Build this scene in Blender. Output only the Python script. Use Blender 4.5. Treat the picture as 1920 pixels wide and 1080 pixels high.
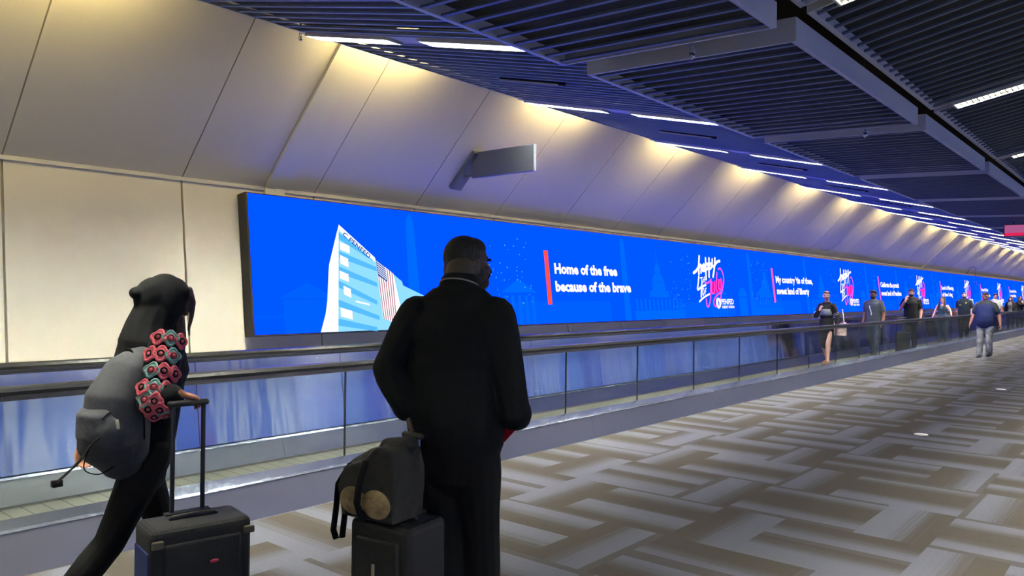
import bpy, bmesh, math, random
import numpy as np
from mathutils import Vector, Matrix, Euler
random.seed(7)
for o in list(bpy.data.objects): bpy.data.objects.remove(o)
scene = bpy.context.scene
C = scene.collection

# ------------------------------------------------------------------ camera
cam_d = bpy.data.cameras.new('camera'); cam = bpy.data.objects.new('camera', cam_d); C.objects.link(cam)
cam_d.sensor_width = 36.0; cam_d.lens = 27.375; cam_d.clip_start = 0.05; cam_d.clip_end = 300
YAW, PITCH, ROLL = math.radians(40.345), math.radians(0.337), 0.010
_F = Vector((-math.sin(YAW)*math.cos(PITCH), math.cos(YAW)*math.cos(PITCH), math.sin(PITCH)))
_r = Vector((math.cos(YAW), math.sin(YAW), 0)); _u = _r.cross(_F)
_r2 = math.cos(ROLL)*_r + math.sin(ROLL)*_u; _u2 = -math.sin(ROLL)*_r + math.cos(ROLL)*_u
cam.matrix_world = Matrix(((_r2.x, _u2.x, -_F.x, 0), (_r2.y, _u2.y, -_F.y, 0), (_r2.z, _u2.z, -_F.z, 1.6), (0, 0, 0, 1)))
scene.camera = cam

# ------------------------------------------------------------------ world, exposure
w = bpy.data.worlds.new('world'); scene.world = w; w.use_nodes = True
w.node_tree.nodes['Background'].inputs[0].default_value = (0.45, 0.5, 0.62, 1)
w.node_tree.nodes['Background'].inputs[1].default_value = 0.02
vs = scene.view_settings
vs.view_transform = 'Standard'; vs.look = 'None'; vs.gamma = 1.0; vs.exposure = 0.0; vs.use_curve_mapping = False
LAMP = 1060.0            # radiance of the fluorescent reflectors
BLUE = 3.4             # blue radiance of the video walls
LAMP_COL = (1.0, 0.98, 0.82)

# ------------------------------------------------------------------ materials
MATS = {}
def srgb(r, g, b):
    f = lambda c: (c/255/12.92) if c/255 <= 0.04045 else ((c/255+0.055)/1.055)**2.4
    return (f(r), f(g), f(b))
def mat(name, col, rough=0.6, metal=0.0, bump=None, noise=None, spec=0.5, sheen=0):
    if name in MATS: return MATS[name]
    m = bpy.data.materials.new(name); m.use_nodes = True
    nt = m.node_tree; b = nt.nodes['Principled BSDF']
    b.inputs['Base Color'].default_value = (*col, 1); b.inputs['Roughness'].default_value = rough
    b.inputs['Metallic'].default_value = metal; b.inputs['Specular IOR Level'].default_value = spec
    if sheen: b.inputs['Sheen Weight'].default_value = sheen
    tc = nt.nodes.new('ShaderNodeTexCoord')
    if noise:
        n = nt.nodes.new('ShaderNodeTexNoise'); n.inputs['Scale'].default_value = noise[0]; n.inputs['Detail'].default_value = 4
        nt.links.new(tc.outputs['Object'], n.inputs['Vector'])
        mr = nt.nodes.new('ShaderNodeMapRange'); mr.inputs['From Min'].default_value = .3; mr.inputs['From Max'].default_value = .7
        mr.inputs['To Min'].default_value = 1-noise[1]; mr.inputs['To Max'].default_value = 1+noise[1]
        nt.links.new(n.outputs['Fac'], mr.inputs['Value'])
        mx = nt.nodes.new('ShaderNodeVectorMath'); mx.operation = 'SCALE'; mx.inputs[0].default_value = col
        nt.links.new(mr.outputs[0], mx.inputs['Scale']); nt.links.new(mx.outputs[0], b.inputs['Base Color'])
    if bump:
        n = nt.nodes.new('ShaderNodeTexNoise'); n.inputs['Scale'].default_value = bump[0]; n.inputs['Detail'].default_value = 3
        mp = nt.nodes.new('ShaderNodeMapping')
        if len(bump) > 2: mp.inputs['Scale'].default_value = bump[2]
        nt.links.new(tc.outputs['Object'], mp.inputs['Vector']); nt.links.new(mp.outputs[0], n.inputs['Vector'])
        bp = nt.nodes.new('ShaderNodeBump'); bp.inputs['Strength'].default_value = 1.0; bp.inputs['Distance'].default_value = bump[1]
        nt.links.new(n.outputs['Fac'], bp.inputs['Height']); nt.links.new(bp.outputs[0], b.inputs['Normal'])
    MATS[name] = m; return m
def emis(name, col, s=1.0):
    if name in MATS: return MATS[name]
    m = bpy.data.materials.new(name); m.use_nodes = True; nt = m.node_tree
    nt.nodes.remove(nt.nodes['Principled BSDF'])
    e = nt.nodes.new('ShaderNodeEmission'); e.inputs[0].default_value = (*col, 1); e.inputs[1].default_value = s
    nt.links.new(e.outputs[0], nt.nodes['Material Output'].inputs[0]); MATS[name] = m; return m
def glass(name, tint, f0=0.5):
    m = bpy.data.materials.new(name); m.use_nodes = True; nt = m.node_tree
    nt.nodes.remove(nt.nodes['Principled BSDF'])
    t = nt.nodes.new('ShaderNodeBsdfTransparent'); t.inputs[0].default_value = (*tint, 1)
    g = nt.nodes.new('ShaderNodeBsdfGlossy'); g.inputs['Roughness'].default_value = 0.02; g.inputs[0].default_value = (.9, .95, .95, 1)
    lw = nt.nodes.new('ShaderNodeLayerWeight'); lw.inputs[0].default_value = .5
    pw = nt.nodes.new('ShaderNodeMath'); pw.operation = 'POWER'; pw.inputs[1].default_value = 5; nt.links.new(lw.outputs['Facing'], pw.inputs[0])
    fr = nt.nodes.new('ShaderNodeMath'); fr.operation = 'MULTIPLY_ADD'; fr.inputs[1].default_value = .96; fr.inputs[2].default_value = .04; nt.links.new(pw.outputs[0], fr.inputs[0])
    mx = nt.nodes.new('ShaderNodeMixShader')
    nt.links.new(fr.outputs[0], mx.inputs[0]); nt.links.new(t.outputs[0], mx.inputs[1]); nt.links.new(g.outputs[0], mx.inputs[2])
    nt.links.new(mx.outputs[0], nt.nodes['Material Output'].inputs[0]); MATS[name] = m; return m

M_wall = mat('wall_paint', srgb(226, 217, 196), .6, noise=(1.2, .02))
M_gap = mat('wall_joint', srgb(150, 140, 122), .7)
M_trim = mat('cream_trim', srgb(226, 219, 196), .45)
M_frame = mat('panel_frame_metal', srgb(196, 198, 206), .42, .2)
M_slat_lit = mat('slat_metal_blue_lit', srgb(112, 134, 176), .45, .3)  # soffit slats: the screen's blue light is put into the metal colour
M_slat_shaded = mat('slat_metal_shaded', srgb(84, 94, 124), .45, .3)  # same slats in a dimmer colour, for the less lit rows
M_back = mat('panel_backing', srgb(15, 16, 19), .85)
M_black = mat('black_void', (.004, .004, .005), .9)
M_steel = mat('brushed_steel', (.60, .60, .64), .24, 1.0, bump=(3, .0012, (1, 60, 2)))
M_mirror = mat('polished_steel_panel', (.80, .81, .83), .17, 1.0, bump=(1.0, .010, (.2, 2.2, .4)))
_b = M_mirror.node_tree.nodes['Principled BSDF']; _b.inputs['Anisotropic'].default_value = .95
_c = M_mirror.node_tree.nodes.new('ShaderNodeCombineXYZ'); _c.inputs[2].default_value = 1.0; M_mirror.node_tree.links.new(_c.outputs[0], _b.inputs['Tangent'])
M_deck = mat('deck_steel', (.30, .34, .46), .26, 1.0, bump=(4, .0008, (1, 30, 1)))
M_skirt = mat('skirt_steel', (.19, .195, .25), .32, .8, bump=(1.2, .004, (1, 2, 1)))
M_rubber = mat('handrail_rubber', (.012, .012, .014), .27, spec=.5)
M_glass = glass('balustrade_glass', (.86, .90, .90))
M_seam = mat('dark_seam', (.02, .02, .022), .6)
M_cab = mat('cabinet_black', (.012, .012, .013), .45)
M_lampmetal = mat('louver_metal', srgb(225, 225, 215), .3, .3)
E_lamp = emis('lamp_reflector', LAMP_COL, LAMP)
M_sign = mat('sign_grey', srgb(92, 97, 104), .38, .3)
M_white = mat('white_plastic', srgb(225, 225, 220), .5)

# ------------------------------------------------------------------ mesh helpers
class MB:
    def __init__(s): s.v = []; s.f = []
    def add(s, v, f):
        n = len(s.v); s.v += [tuple(map(float, p)) for p in v]; s.f += [tuple(i+n for i in q) for q in f]; return s
    def box(s, x0, y0, z0, x1, y1, z1):
        v = [(x0,y0,z0),(x1,y0,z0),(x1,y1,z0),(x0,y1,z0),(x0,y0,z1),(x1,y0,z1),(x1,y1,z1),(x0,y1,z1)]
        return s.add(v, [(0,3,2,1),(4,5,6,7),(0,1,5,4),(1,2,6,5),(2,3,7,6),(3,0,4,7)])
    def prism(s, poly, axis, a0, a1):
        # poly: 2-D points; axis 'x','y','z' is the extrusion axis
        n = len(poly)
        def P(p, a):
            return {'x': (a, p[0], p[1]), 'y': (p[0], a, p[1]), 'z': (p[0], p[1], a)}[axis]
        v = [P(p, a0) for p in poly]+[P(p, a1) for p in poly]
        return s.add(v, [tuple(range(n))[::-1], tuple(range(n, 2*n))]+[(i, (i+1) % n, n+(i+1) % n, n+i) for i in range(n)])
    def ell(s, c, r, rot=None, seg=20, rings=12):
        v = []; f = []
        for i in range(rings+1):
            th = math.pi*i/rings
            for j in range(seg):
                ph = 2*math.pi*j/seg
                p = Vector((r[0]*math.sin(th)*math.cos(ph), r[1]*math.sin(th)*math.sin(ph), r[2]*math.cos(th)))
                if rot: p = rot @ p
                v.append(p+Vector(c))
        for i in range(rings):
            for j in range(seg):
                a = i*seg+j; b = i*seg+(j+1) % seg; f.append((a, a+seg, b+seg, b))
        return s.add(v, f)
    def loft(s, pts, rad, side=None, seg=14, cap=True):
        """closed tapered tube; rad = float or (half width along side, half depth)"""
        pts = [Vector(p) for p in pts]; n = len(pts)
        rad = [(r, r) if not isinstance(r, (tuple, list)) else tuple(r) for r in rad]
        tan = []
        for i in range(n):
            t = pts[min(i+1, n-1)]-pts[max(i-1, 0)]
            tan.append(t.normalized() if t.length > 1e-9 else Vector((0, 0, 1)))
        if cap:
            q = []; 
            def capring(p, t, r, sgn):
                m = min(r)
                return [(p+t*sgn*m*math.sin(a), (r[0]*math.cos(a), r[1]*math.cos(a)), t) for a in (math.radians(80), math.radians(50), math.radians(25))]
            rings = capring(pts[0], tan[0], rad[0], -1)+[(pts[i], rad[i], tan[i]) for i in range(n)]+capring(pts[-1], tan[-1], rad[-1], 1)[::-1]
        else: rings = [(pts[i], rad[i], tan[i]) for i in range(n)]
        v = []; f = []
        S = Vector(side) if side is not None else None
        prev = None
        for p, r, t in rings:
            sd = S if S is not None else (prev if prev is not None else (Vector((1, 0, 0)) if abs(t.x) < .8 else Vector((0, 1, 0))))
            a = (sd-t*sd.dot(t)); a = a.normalized() if a.length > 1e-6 else t.orthogonal().normalized()
            prev = a; b = t.cross(a)
            for j in range(seg):
                ph = 2*math.pi*j/seg
                v.append(p+a*r[0]*math.cos(ph)+b*r[1]*math.sin(ph))
        k = len(rings)
        for i in range(k-1):
            for j in range(seg):
                x = i*seg+j; y = i*seg+(j+1) % seg; f.append((x, y, y+seg, x+seg))
        f.append(tuple(range(seg))[::-1]); f.append(tuple((k-1)*seg+j for j in range(seg)))
        return s.add(v, f)
    def mesh(s, name, m, smooth=False):
        me = bpy.data.meshes.new(name); me.from_pydata(s.v, [], s.f); me.materials.append(m)
        bm = bmesh.new(); bm.from_mesh(me); bmesh.ops.recalc_face_normals(bm, faces=bm.faces); bm.to_mesh(me); bm.free()
        if smooth: me.polygons.foreach_set('use_smooth', [True]*len(me.polygons))
        return me
    def build(s, name, m, parent=None, smooth=False, bevel=0):
        o = bpy.data.objects.new(name, s.mesh(name, m, smooth)); C.objects.link(o); o.parent = parent
        if bevel:
            b = o.modifiers.new('bevel', 'BEVEL'); b.width = bevel; b.segments = 3; b.limit_method = 'ANGLE'
        return o
def blob(name, mb, m, parent, vox=.008, it=4):
    o = mb.build(name, m, parent)
    r = o.modifiers.new('r', 'REMESH'); r.mode = 'VOXEL'; r.voxel_size = vox; r.use_smooth_shade = True
    s = o.modifiers.new('s', 'SMOOTH'); s.factor = .5; s.iterations = it
    dg = bpy.context.evaluated_depsgraph_get(); me = bpy.data.meshes.new_from_object(o.evaluated_get(dg))
    o.modifiers.clear(); old = o.data; o.data = me; bpy.data.meshes.remove(old); me.name = name
    me.materials.clear(); me.materials.append(m)
    me.polygons.foreach_set('use_smooth', [True]*len(me.polygons))
    return o
def empty(name, loc=(0, 0, 0), rz=0.0, parent=None):
    o = bpy.data.objects.new(name, None); C.objects.link(o); o.location = loc; o.rotation_euler = (0, 0, rz); o.parent = parent
    o.empty_display_size = .1; return o
def tag(o, label, cat, group=None, kind=None):
    o['label'] = label; o['category'] = cat
    if group: o['group'] = group
    if kind: o['kind'] = kind
    return o
def struct(o): o['kind'] = 'structure'; return o
def dup(o, parent=None):
    c = o.copy(); C.objects.link(c); c.parent = parent
    for ch in list(o.children): dup(ch, c)
    return c
CX = -0.29                                       # centre line of the concourse
def turn(o):                                     # the same thing on the other side of the centre line
    o.location = (2*CX-o.location.x, o.location.y, o.location.z)

# ------------------------------------------------------------------ floor: carpet planks in herringbone
def carpet():
    m = bpy.data.materials.new('carpet_planks'); m.use_nodes = True; nt = m.node_tree; L = nt.links
    b = nt.nodes['Principled BSDF']; b.inputs['Roughness'].default_value = .95; b.inputs['Specular IOR Level'].default_value = .12
    def N(op, a, c=None, clamp=False):
        n = nt.nodes.new('ShaderNodeMath'); n.operation = op; n.use_clamp = clamp
        for i, q in enumerate((a, c)):
            if q is None: continue
            if isinstance(q, (int, float)): n.inputs[i].default_value = q
            else: L.new(q, n.inputs[i])
        return n.outputs[0]
    def mixf(fac, a, c):
        return N('ADD', a, N('MULTIPLY', fac, N('SUBTRACT', c, a)))
    geo = nt.nodes.new('ShaderNodeNewGeometry'); sp = nt.nodes.new('ShaderNodeSeparateXYZ'); L.new(geo.outputs['Position'], sp.inputs[0])
    g = .457
    x = N('DIVIDE', N('ADD', sp.outputs[0], 1.65+g*39), g); y = N('DIVIDE', N('SUBTRACT', sp.outputs[1], 5.53-g*40), g)
    i = N('FLOOR', x); j = N('FLOOR', y); fx = N('FRACT', x); fy = N('FRACT', y)
    def EQ(v, k):
        o_ = N('COMPARE', v, k); nt.nodes[-1].inputs[2].default_value = .1; return o_
    c3 = N('FLOORED_MODULO', i, 3); jh = N('FLOOR', N('DIVIDE', j, 2)); r2 = N('FLOORED_MODULO', jh, 2)
    ver = N('ADD', N('MULTIPLY', EQ(r2, 0), EQ(c3, 0)), N('MULTIPLY', EQ(r2, 1), EQ(c3, 1)))
    hor = N('SUBTRACT', 1, ver)
    right = N('ADD', N('MULTIPLY', EQ(r2, 0), EQ(c3, 2)), N('MULTIPLY', EQ(r2, 1), EQ(c3, 0)))
    idx = N('SUBTRACT', i, right); idy = mixf(ver, j, N('MULTIPLY', jh, 2))
    wv = mixf(hor, fx, fy)                       # across the plank 0..1
    lng = mixf(hor, N('ADD', y, 0), x)           # along
    cb = nt.nodes.new('ShaderNodeCombineXYZ'); L.new(idx, cb.inputs[0]); L.new(idy, cb.inputs[1]); L.new(hor, cb.inputs[2])
    wn = nt.nodes.new('ShaderNodeTexWhiteNoise'); wn.noise_dimensions = '3D'; L.new(cb.outputs[0], wn.inputs['Vector'])
    sc = nt.nodes.new('ShaderNodeSeparateColor'); L.new(wn.outputs['Color'], sc.inputs[0])
    flip = N('GREATER_THAN', sc.outputs[0], .5)
    wf = mixf(flip, wv, N('SUBTRACT', 1, wv))
    # streaks along the plank
    cs = nt.nodes.new('ShaderNodeCombineXYZ'); L.new(N('MULTIPLY', wv, 44), cs.inputs[0]); L.new(N('MULTIPLY', lng, .35), cs.inputs[1])
    L.new(N('MULTIPLY', wn.outputs['Value'], 40), cs.inputs[2])
    ns = nt.nodes.new('ShaderNodeTexNoise'); ns.inputs['Scale'].default_value = 1; ns.inputs['Detail'].default_value = 5; L.new(cs.outputs[0], ns.inputs['Vector'])
    off = N('ADD', .22, N('MULTIPLY', sc.outputs[1], .36))
    t = N('ADD', N('SUBTRACT', wf, off), N('MULTIPLY', N('SUBTRACT', ns.outputs['Fac'], .5), .55))
    mr = nt.nodes.new('ShaderNodeMapRange'); mr.interpolation_type = 'SMOOTHSTEP'; L.new(t, mr.inputs['Value'])
    mr.inputs['From Min'].default_value = -.14; mr.inputs['From Max'].default_value = .36
    # a narrow dark selvage on the light side of some planks
    sel = N('MULTIPLY', N('LESS_THAN', wf, N('MULTIPLY', sc.outputs[2], .16)), N('GREATER_THAN', sc.outputs[2], .45))
    fac = N('MAXIMUM', mr.outputs[0], N('MULTIPLY', sel, .8))
    mx = nt.nodes.new('ShaderNodeMix'); mx.data_type = 'RGBA'; L.new(fac, mx.inputs[0])
    mx.inputs[6].default_value = (*srgb(80, 82, 91), 1); mx.inputs[7].default_value = (*srgb(57, 53, 48), 1)
    fn = nt.nodes.new('ShaderNodeTexNoise'); fn.inputs['Scale'].default_value = 180; fn.inputs['Detail'].default_value = 2
    L.new(geo.outputs['Position'], fn.inputs['Vector'])
    vm = nt.nodes.new('ShaderNodeVectorMath'); vm.operation = 'SCALE'; L.new(mx.outputs[2], vm.inputs[0])
    L.new(N('ADD', .86, N('ADD', N('MULTIPLY', fn.outputs['Fac'], .14), N('MULTIPLY', ns.outputs['Fac'], .14))), vm.inputs['Scale'])
    L.new(vm.outputs[0], b.inputs['Base Color'])
    bp = nt.nodes.new('ShaderNodeBump'); bp.inputs['Strength'].default_value = .5; bp.inputs['Distance'].default_value = .003
    L.new(fn.outputs['Fac'], bp.inputs['Height']); L.new(bp.outputs[0], b.inputs['Normal'])
    return m
Y0, Y1 = -8.0, 76.0
struct(MB().box(-8, Y0, -.12, 8, Y1, 0).build('floor', carpet()))

# ------------------------------------------------------------------ walls
KX, KZ = -7.45, 2.69            # knuckle of the polygonal wall
def lower_x(z): return KX+(KZ-z)*.122
def wall_side(name, sgn):
    T = (lambda p: p) if sgn < 0 else (lambda p: (2*CX-p[0], p[1], p[2]))
    mb = MB()
    ys = [2.18-1.545*k for k in range(7, 0, -1)]+[2.18+1.545*k for k in range(49)]
    ys = [y for y in ys if Y0 < y < Y1]
    edges = [Y0]+ys+[Y1]
    def slab(a, b, lo, hi, th, nx, nz):
        # quad strip between profile points lo and hi (x,z), thickness th behind
        v = []
        for y in (a, b):
            for (x, z) in (lo, hi):
                v.append((x, y, z)); v.append((x-nx*th, y, z-nz*th))
        v = [T(p) for p in v]
        mb.add(v, [(0, 2, 6, 4), (1, 5, 7, 3), (0, 1, 3, 2), (4, 6, 7, 5), (0, 4, 5, 1), (2, 3, 7, 6)])
    g = .011
    for a, b in zip(edges, edges[1:]):
        slab(a+g, b-g, (lower_x(0), 0), (lower_x(KZ-.02), KZ-.02), .03, 1, 0)
        slab(a+g*.6, b-g*.6, (KX+.01, KZ+.01), (KX+1.86, KZ+1.86), .03, .7, -.7)
    w_ = struct(mb.build(name, M_wall))
    mb = MB()
    slab(Y0, Y1, (lower_x(0)-.02, 0), (lower_x(KZ)-.02, KZ), .1, 1, 0)
    slab(Y0, Y1, (KX-.012, KZ), (KX+1.86-.012, KZ+1.86), .1, .7, -.7)
    mb.build('joint_backing', M_gap, w_)
    mb = MB()
    P = [(KX-.02, KZ-.022), (KX+.028, KZ-.022), (KX+.03, KZ+.012), (KX-.0, KZ+.02)]
    mb.prism([(T((p[0], 0, p[1]))[0], p[1]) for p in P], 'y', Y0, Y1)
    mb.build('knuckle_trim', M_trim, w_)
    return w_
wall_side('wall_left', -1); wall_side('wall_right', 1)
struct(MB().box(-8, Y1, 0, 8, Y1+.1, 4.7).build('wall_back', M_wall))
struct(MB().box(-8, Y0-.1, 0, 8, Y0, 4.7).build('wall_front', M_wall))
struct(MB().box(-8, Y0, 4.5, 8, Y1, 4.62).build('ceiling', M_black))
# cover strips over expansion joints on the sloping wall
def pilaster(y, w_, name):
    mb = MB()
    n = .7071
    for (a, b, t) in ((y, y+.12, .035), (y+.126, y+w_, .022)):
        prof = [(KX+.03, KZ+.02), (KX+1.8, KZ+1.79)]
        v = []
        for yy in (a, b):
            for (x, z) in prof:
                v.append((x, yy, z)); v.append((x+n*t, yy, z-n*t))
        mb.add(v, [(0, 4, 6, 2), (1, 3, 7, 5), (0, 2, 3, 1), (4, 5, 7, 6), (0, 1, 5, 4), (2, 6, 7, 3)])
    mb.box(KX+.005, y, KZ-.1, KX+.06, y+.12, KZ+.03); mb.box(KX+.005, y+.13, KZ-.1, KX+.05, y+w_-.06, KZ+.03)
    return struct(mb.build(name, M_trim))
pilaster(4.62, .30, 'trim_1'); pilaster(33.0, .16, 'trim_2')

# ------------------------------------------------------------------ slatted ceiling panels
PER = 3.05
ORD = ['nearest', 'second', 'third', 'fourth', 'fifth', 'sixth', 'seventh', 'eighth']
def tilted(mb, x0, z0, x1, z1, ya, yb, dz0, dz1):
    """bar running from (x0,z0) to (x1,z1) between ya and yb, from dz0 to dz1 above the line"""
    mb.prism([(x0, z0+dz0), (x1, z1+dz0), (x1, z1+dz1), (x0, z0+dz1)], 'y', ya, yb)
def slat_panel(name, x0, z0, x1, z1, ya, yb, depth, nslat, fasc):
    """origin at the middle of the near edge"""
    t = empty(name, ((x0+x1)/2, ya, 0))
    ox = (x0+x1)/2; L = yb-ya
    a, b = x0-ox, x1-ox
    mb = MB()
    zl = lambda x: z0+(z1-z0)*(x-a)/(b-a)
    tilted(mb, a, z0, b, z1, 0, .018, 0, fasc); tilted(mb, a, z0, b, z1, L-.018, L, 0, fasc)
    for xa, xb in ((a, a+.03), (b-.03, b)):
        mb.prism([(xa, zl(xa)), (xb, zl(xb)), (xb, zl(xb)+fasc), (xa, zl(xa)+fasc)], 'y', .018, L-.018)
    mb.build('frame', M_frame, t)
    mb = MB(); tilted(mb, a+.03, zl(a+.03), b-.03, zl(b-.03), .018, L-.018, depth, depth+.01); mb.build('backing', M_back, t)
    mb = MB(); p = L/nslat
    for k in range(nslat):
        yy = p*(k+.6)
        tilted(mb, a+.03, zl(a+.03), b-.03, zl(b-.03), yy-.014, yy+.014, .004, .018)
    mb.build('slats', M_slat_lit if depth == .07 and nslat == 19 else M_slat_shaded, t)
    return t
GAP = .30
rows = {
 'main': dict(a=(-3.08, 3.10, -1.64, 3.045), start=4.40, len=PER-.28, depth=.075, n=18, f=.14, noun='dark slatted ceiling panel'),
 'right': dict(a=(-1.58, 3.19, -.31, 3.44), start=4.40, len=PER-.10, depth=.07, n=20, f=.06, noun='raised slatted ceiling panel'),
 'soffit': dict(a=(-5.85, 3.87, -2.95, 3.19), start=4.23, len=PER-.20, depth=.07, n=19, f=.055, noun='blue-lit slatted soffit panel'),
}
WHERE = {'main': 'of the level row over the carpet', 'right': 'of the rising row at the right', 'soffit': 'of the row sloping up to the screen wall'}
for key, r in rows.items():
    x0, z0, x1, z1 = r['a']
    proto = slat_panel('ceiling_panel', x0, z0, x1, z1, r['start'], r['start']+r['len'], r['depth'], r['n'], r['f'])
    lo, hi, vis = (-4, 22, 8) if key != 'right' else (-4, 22, 4)
    for k in range(lo, hi+1):
        o = proto if k == 0 else dup(proto)
        o.location = (proto.location.x, r['start']+PER*k, 0)
        kk = k+1 if key != 'right' else k+1
        if -1 <= k < vis-1:
            tag(o, '%s %s %s' % (ORD[kk], r['noun'], WHERE[key]), 'ceiling panel', 'panels %s' % WHERE[key])
        elif k >= vis-1:
            tag(o, 'one of the far %ss %s' % (r['noun'], WHERE[key]), 'ceiling panel', 'panels %s' % WHERE[key])
        else:
            tag(o, '%s overhead behind the viewer, %s' % (r['noun'], WHERE[key]), 'ceiling panel', 'panels behind the viewer %s' % key)
        if k <= 10:
            q = dup(o); turn(q); q.rotation_euler = (0, 0, math.pi); q.location.y = r['start']+PER*k+r['len']
            tag(q, '%s on the far right half of the ceiling, out of the photo' % r['noun'], 'ceiling panel', 'panels of the right half %s' % key)

# ------------------------------------------------------------------ fluorescent louvre fixtures
def fixture(name, xa, za, xb, zb, y):
    """one tube fitting running from (xa,za) up/down to (xb,zb) in the seam at y"""
    t = empty(name, (xa, y, za)); L = math.hypot(xb-xa, zb-za); ang = math.atan2(zb-za, xb-xa)
    t.rotation_euler = (0, -ang, 0)
    mb = MB(); W = .075
    mb.box(0, -W-.012, -.005, L, -W, .10); mb.box(0, W, -.005, L, W+.012, .10); mb.box(-.012, -W-.012, -.005, 0, W+.012, .10); mb.box(L, -W-.012, -.005, L+.012, W+.012, .10)
    mb.box(-.012, -W-.012, .10, L+.012, W+.012, .11)
    mb.build('housing', M_lampmetal, t)
    mb = MB(); mb.box(.01, -W+.006, .048, L-.01, W-.006, .053); mb.build('reflector', E_lamp, t)
    mb = MB(); n = 26
    for k in range(1, n):
        x = L*k/n; mb.box(x-.0035, -W, .0, x+.0035, W, .045)
    mb.box(0, -.003, .0, L, .003, .045)
    mb.build('louver', mat('louver_blade', srgb(120, 120, 112), .4, .5), t)
    return t
def zs(x): return 3.87-.235*(x+5.85)
# channel that carries the fixtures between soffit panels
ch0 = None
chan = MB()
for a_, b_ in ((0, .068), (1.20, 1.53), (2.66, 2.95)):
    chan.prism([(a_, -.235*a_), (b_, -.235*b_), (b_, -.235*b_+.02), (a_, -.235*a_+.02)], 'y', -.094, .094)
chan.prism([(0, .13), (2.95, -.235*2.95+.13), (2.95, -.235*2.95+.14), (0, .14)], 'y', -.094, .094)
f_wall = fixture('ceiling_light', -5.86, zs(-5.86)-.015, -4.78, zs(-4.78)-.015, 4.13)
f_in = fixture('ceiling_light', -4.40, zs(-4.40)-.015, -3.32, zs(-3.32)-.015, 4.13)
f_r = fixture('ceiling_light', -1.40, 3.19+.18*.197-.02, -.36, 3.19+1.22*.197-.02, 4.29+.03)
chobj = chan.build('light_channel', M_frame); chobj.location = (-5.95, 4.13, zs(-5.95)+.002)
n_f = [0, 0, 0]
for k in range(-4, 23):
    y = 4.13+PER*k
    for fi, (proto, nm, vis) in enumerate(((f_wall, 'wall end', 14), (f_in, 'inner end', 14), (f_r, 'right rising panel', 4))):
        if fi == 2: y = 4.35+PER*k
        o = proto if k == 0 else dup(proto); o.location = (proto.location.x, y, proto.location.z)
        idx = k if fi < 2 else k-1
        if 0 <= idx < 6:
            d = ['nearest', 'second', 'third', 'fourth', 'fifth', 'sixth'][idx]
            tag(o, ('%s lit louvred light at the %s of its soffit strip' if fi < 2 else '%s lit louvred light in the seam of the %s') % (d, nm), 'ceiling light', 'louvred lights, %s' % nm)
        elif idx >= 6:
            tag(o, 'far lit louvred light at the %s, beyond the sixth one' % nm, 'ceiling light', 'louvred lights, %s' % nm)
        else: tag(o, 'lit louvred light behind the viewer, %s' % nm, 'ceiling light', 'lights behind the viewer, %s' % nm)
        if -4 <= k <= 9:
            q = dup(o); q.location.x = 2*CX-o.location.x; q.rotation_mode = 'XYZ'
            q.rotation_euler = (0, -o.rotation_euler.y, math.pi) if False else (o.rotation_euler.to_matrix()).to_euler()
            q.matrix_world = Matrix.Translation(q.location) @ Matrix.Rotation(math.pi, 4, 'Z') @ o.rotation_euler.to_matrix().to_4x4()
            tag(q, 'lit louvred light on the right half of the ceiling, %s' % nm, 'ceiling light', 'right half louvred lights, %s' % nm)
    if k == -4: continue
    o = chobj if k == 0 else dup(chobj); o.location = (-5.95, 4.13+PER*k, chobj.location.z)
    if 0 <= k < 6: tag(o, 'grey metal light channel between soffit panels, %s from the viewer' % ORD[k], 'light channel', 'grey light channels')
    else: tag(o, 'grey metal light channel between soffit panels, far along or behind the viewer', 'light channel', 'grey light channels')

# small warm cove lamps above the soffit edge, unseen, put in for the wall's yellow glow
E_added = emis('added_tube', (1.0, .82, .36), 125.0)
def added():
    t = empty('added_lamp', (-5.74, 4.13, 4.02))
    MB().box(.0, -.64, -.03, .04, .64, .05).build('housing', M_lampmetal, t)
    MB().loft([(-.03, -.60, .0), (-.03, .60, .0)], [.018, .018], seg=10).build('tube', E_added, t, True)
    return t
cv = added()
for k in range(-4, 23):
    o = cv if k == 0 else dup(cv); o.location = (cv.location.x, 5.10+PER*k, cv.location.z)
    tag(o, 'warm cove lamp tucked above the soffit edge, washing the sloping left wall yellow', 'cove lamp', 'cove lamps above the soffit edge')

# linear air slots in the soffit
for k in range(0, 6):
    t = MB(); t.prism([(0, 0), (.74, -.235*.74), (.74, -.235*.74+.03), (0, .03)], 'y', -.03, .03)
    o = t.build('air_slot', M_black); o.location = (-4.93, 5.62+PER*k, zs(-4.93)-.012)
    MB().box(.0, -.034, -.012, .72, -.028, .004).build('flange', M_frame, o).rotation_euler = (0, math.atan(.235), 0)
    tag(o, '%s thin black air slot in the blue-lit soffit' % (ORD[k] if k else 'nearest'), 'air vent', 'thin air slots in the soffit')

# sprinkler heads
def sprinkler(x, y, z, label):
    t = empty('sprinkler', (x, y, z)); mb = MB(); mb.loft([(0, 0, .05), (0, 0, 0)], [.016, .011]); mb.build('body', M_steel, t, True); MB().loft([(0, 0, 4.49-z), (0, 0, .05)], [.010, .010], seg=8).build('drop_pipe', M_cab, t, True)
    mb = MB(); mb.loft([(-.014, 0, 0), (-.016, 0, -.03), (0, 0, -.05)], [.004]*3, seg=6); mb.loft([(.014, 0, 0), (.016, 0, -.03), (0, 0, -.05)], [.004]*3, seg=6)
    mb.loft([(0, 0, -.05), (0, 0, -.056)], [.02, .02], seg=12); mb.build('deflector', M_steel, t, True)
    tag(t, label, 'sprinkler', 'sprinkler heads')
sprinkler(-6.02, 4.10, 3.93, 'small sprinkler head beside the nearest soffit light at the wall')
sprinkler(-2.22, 4.27, 3.09, 'small sprinkler head hanging before the ceiling panel fascia')
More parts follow.
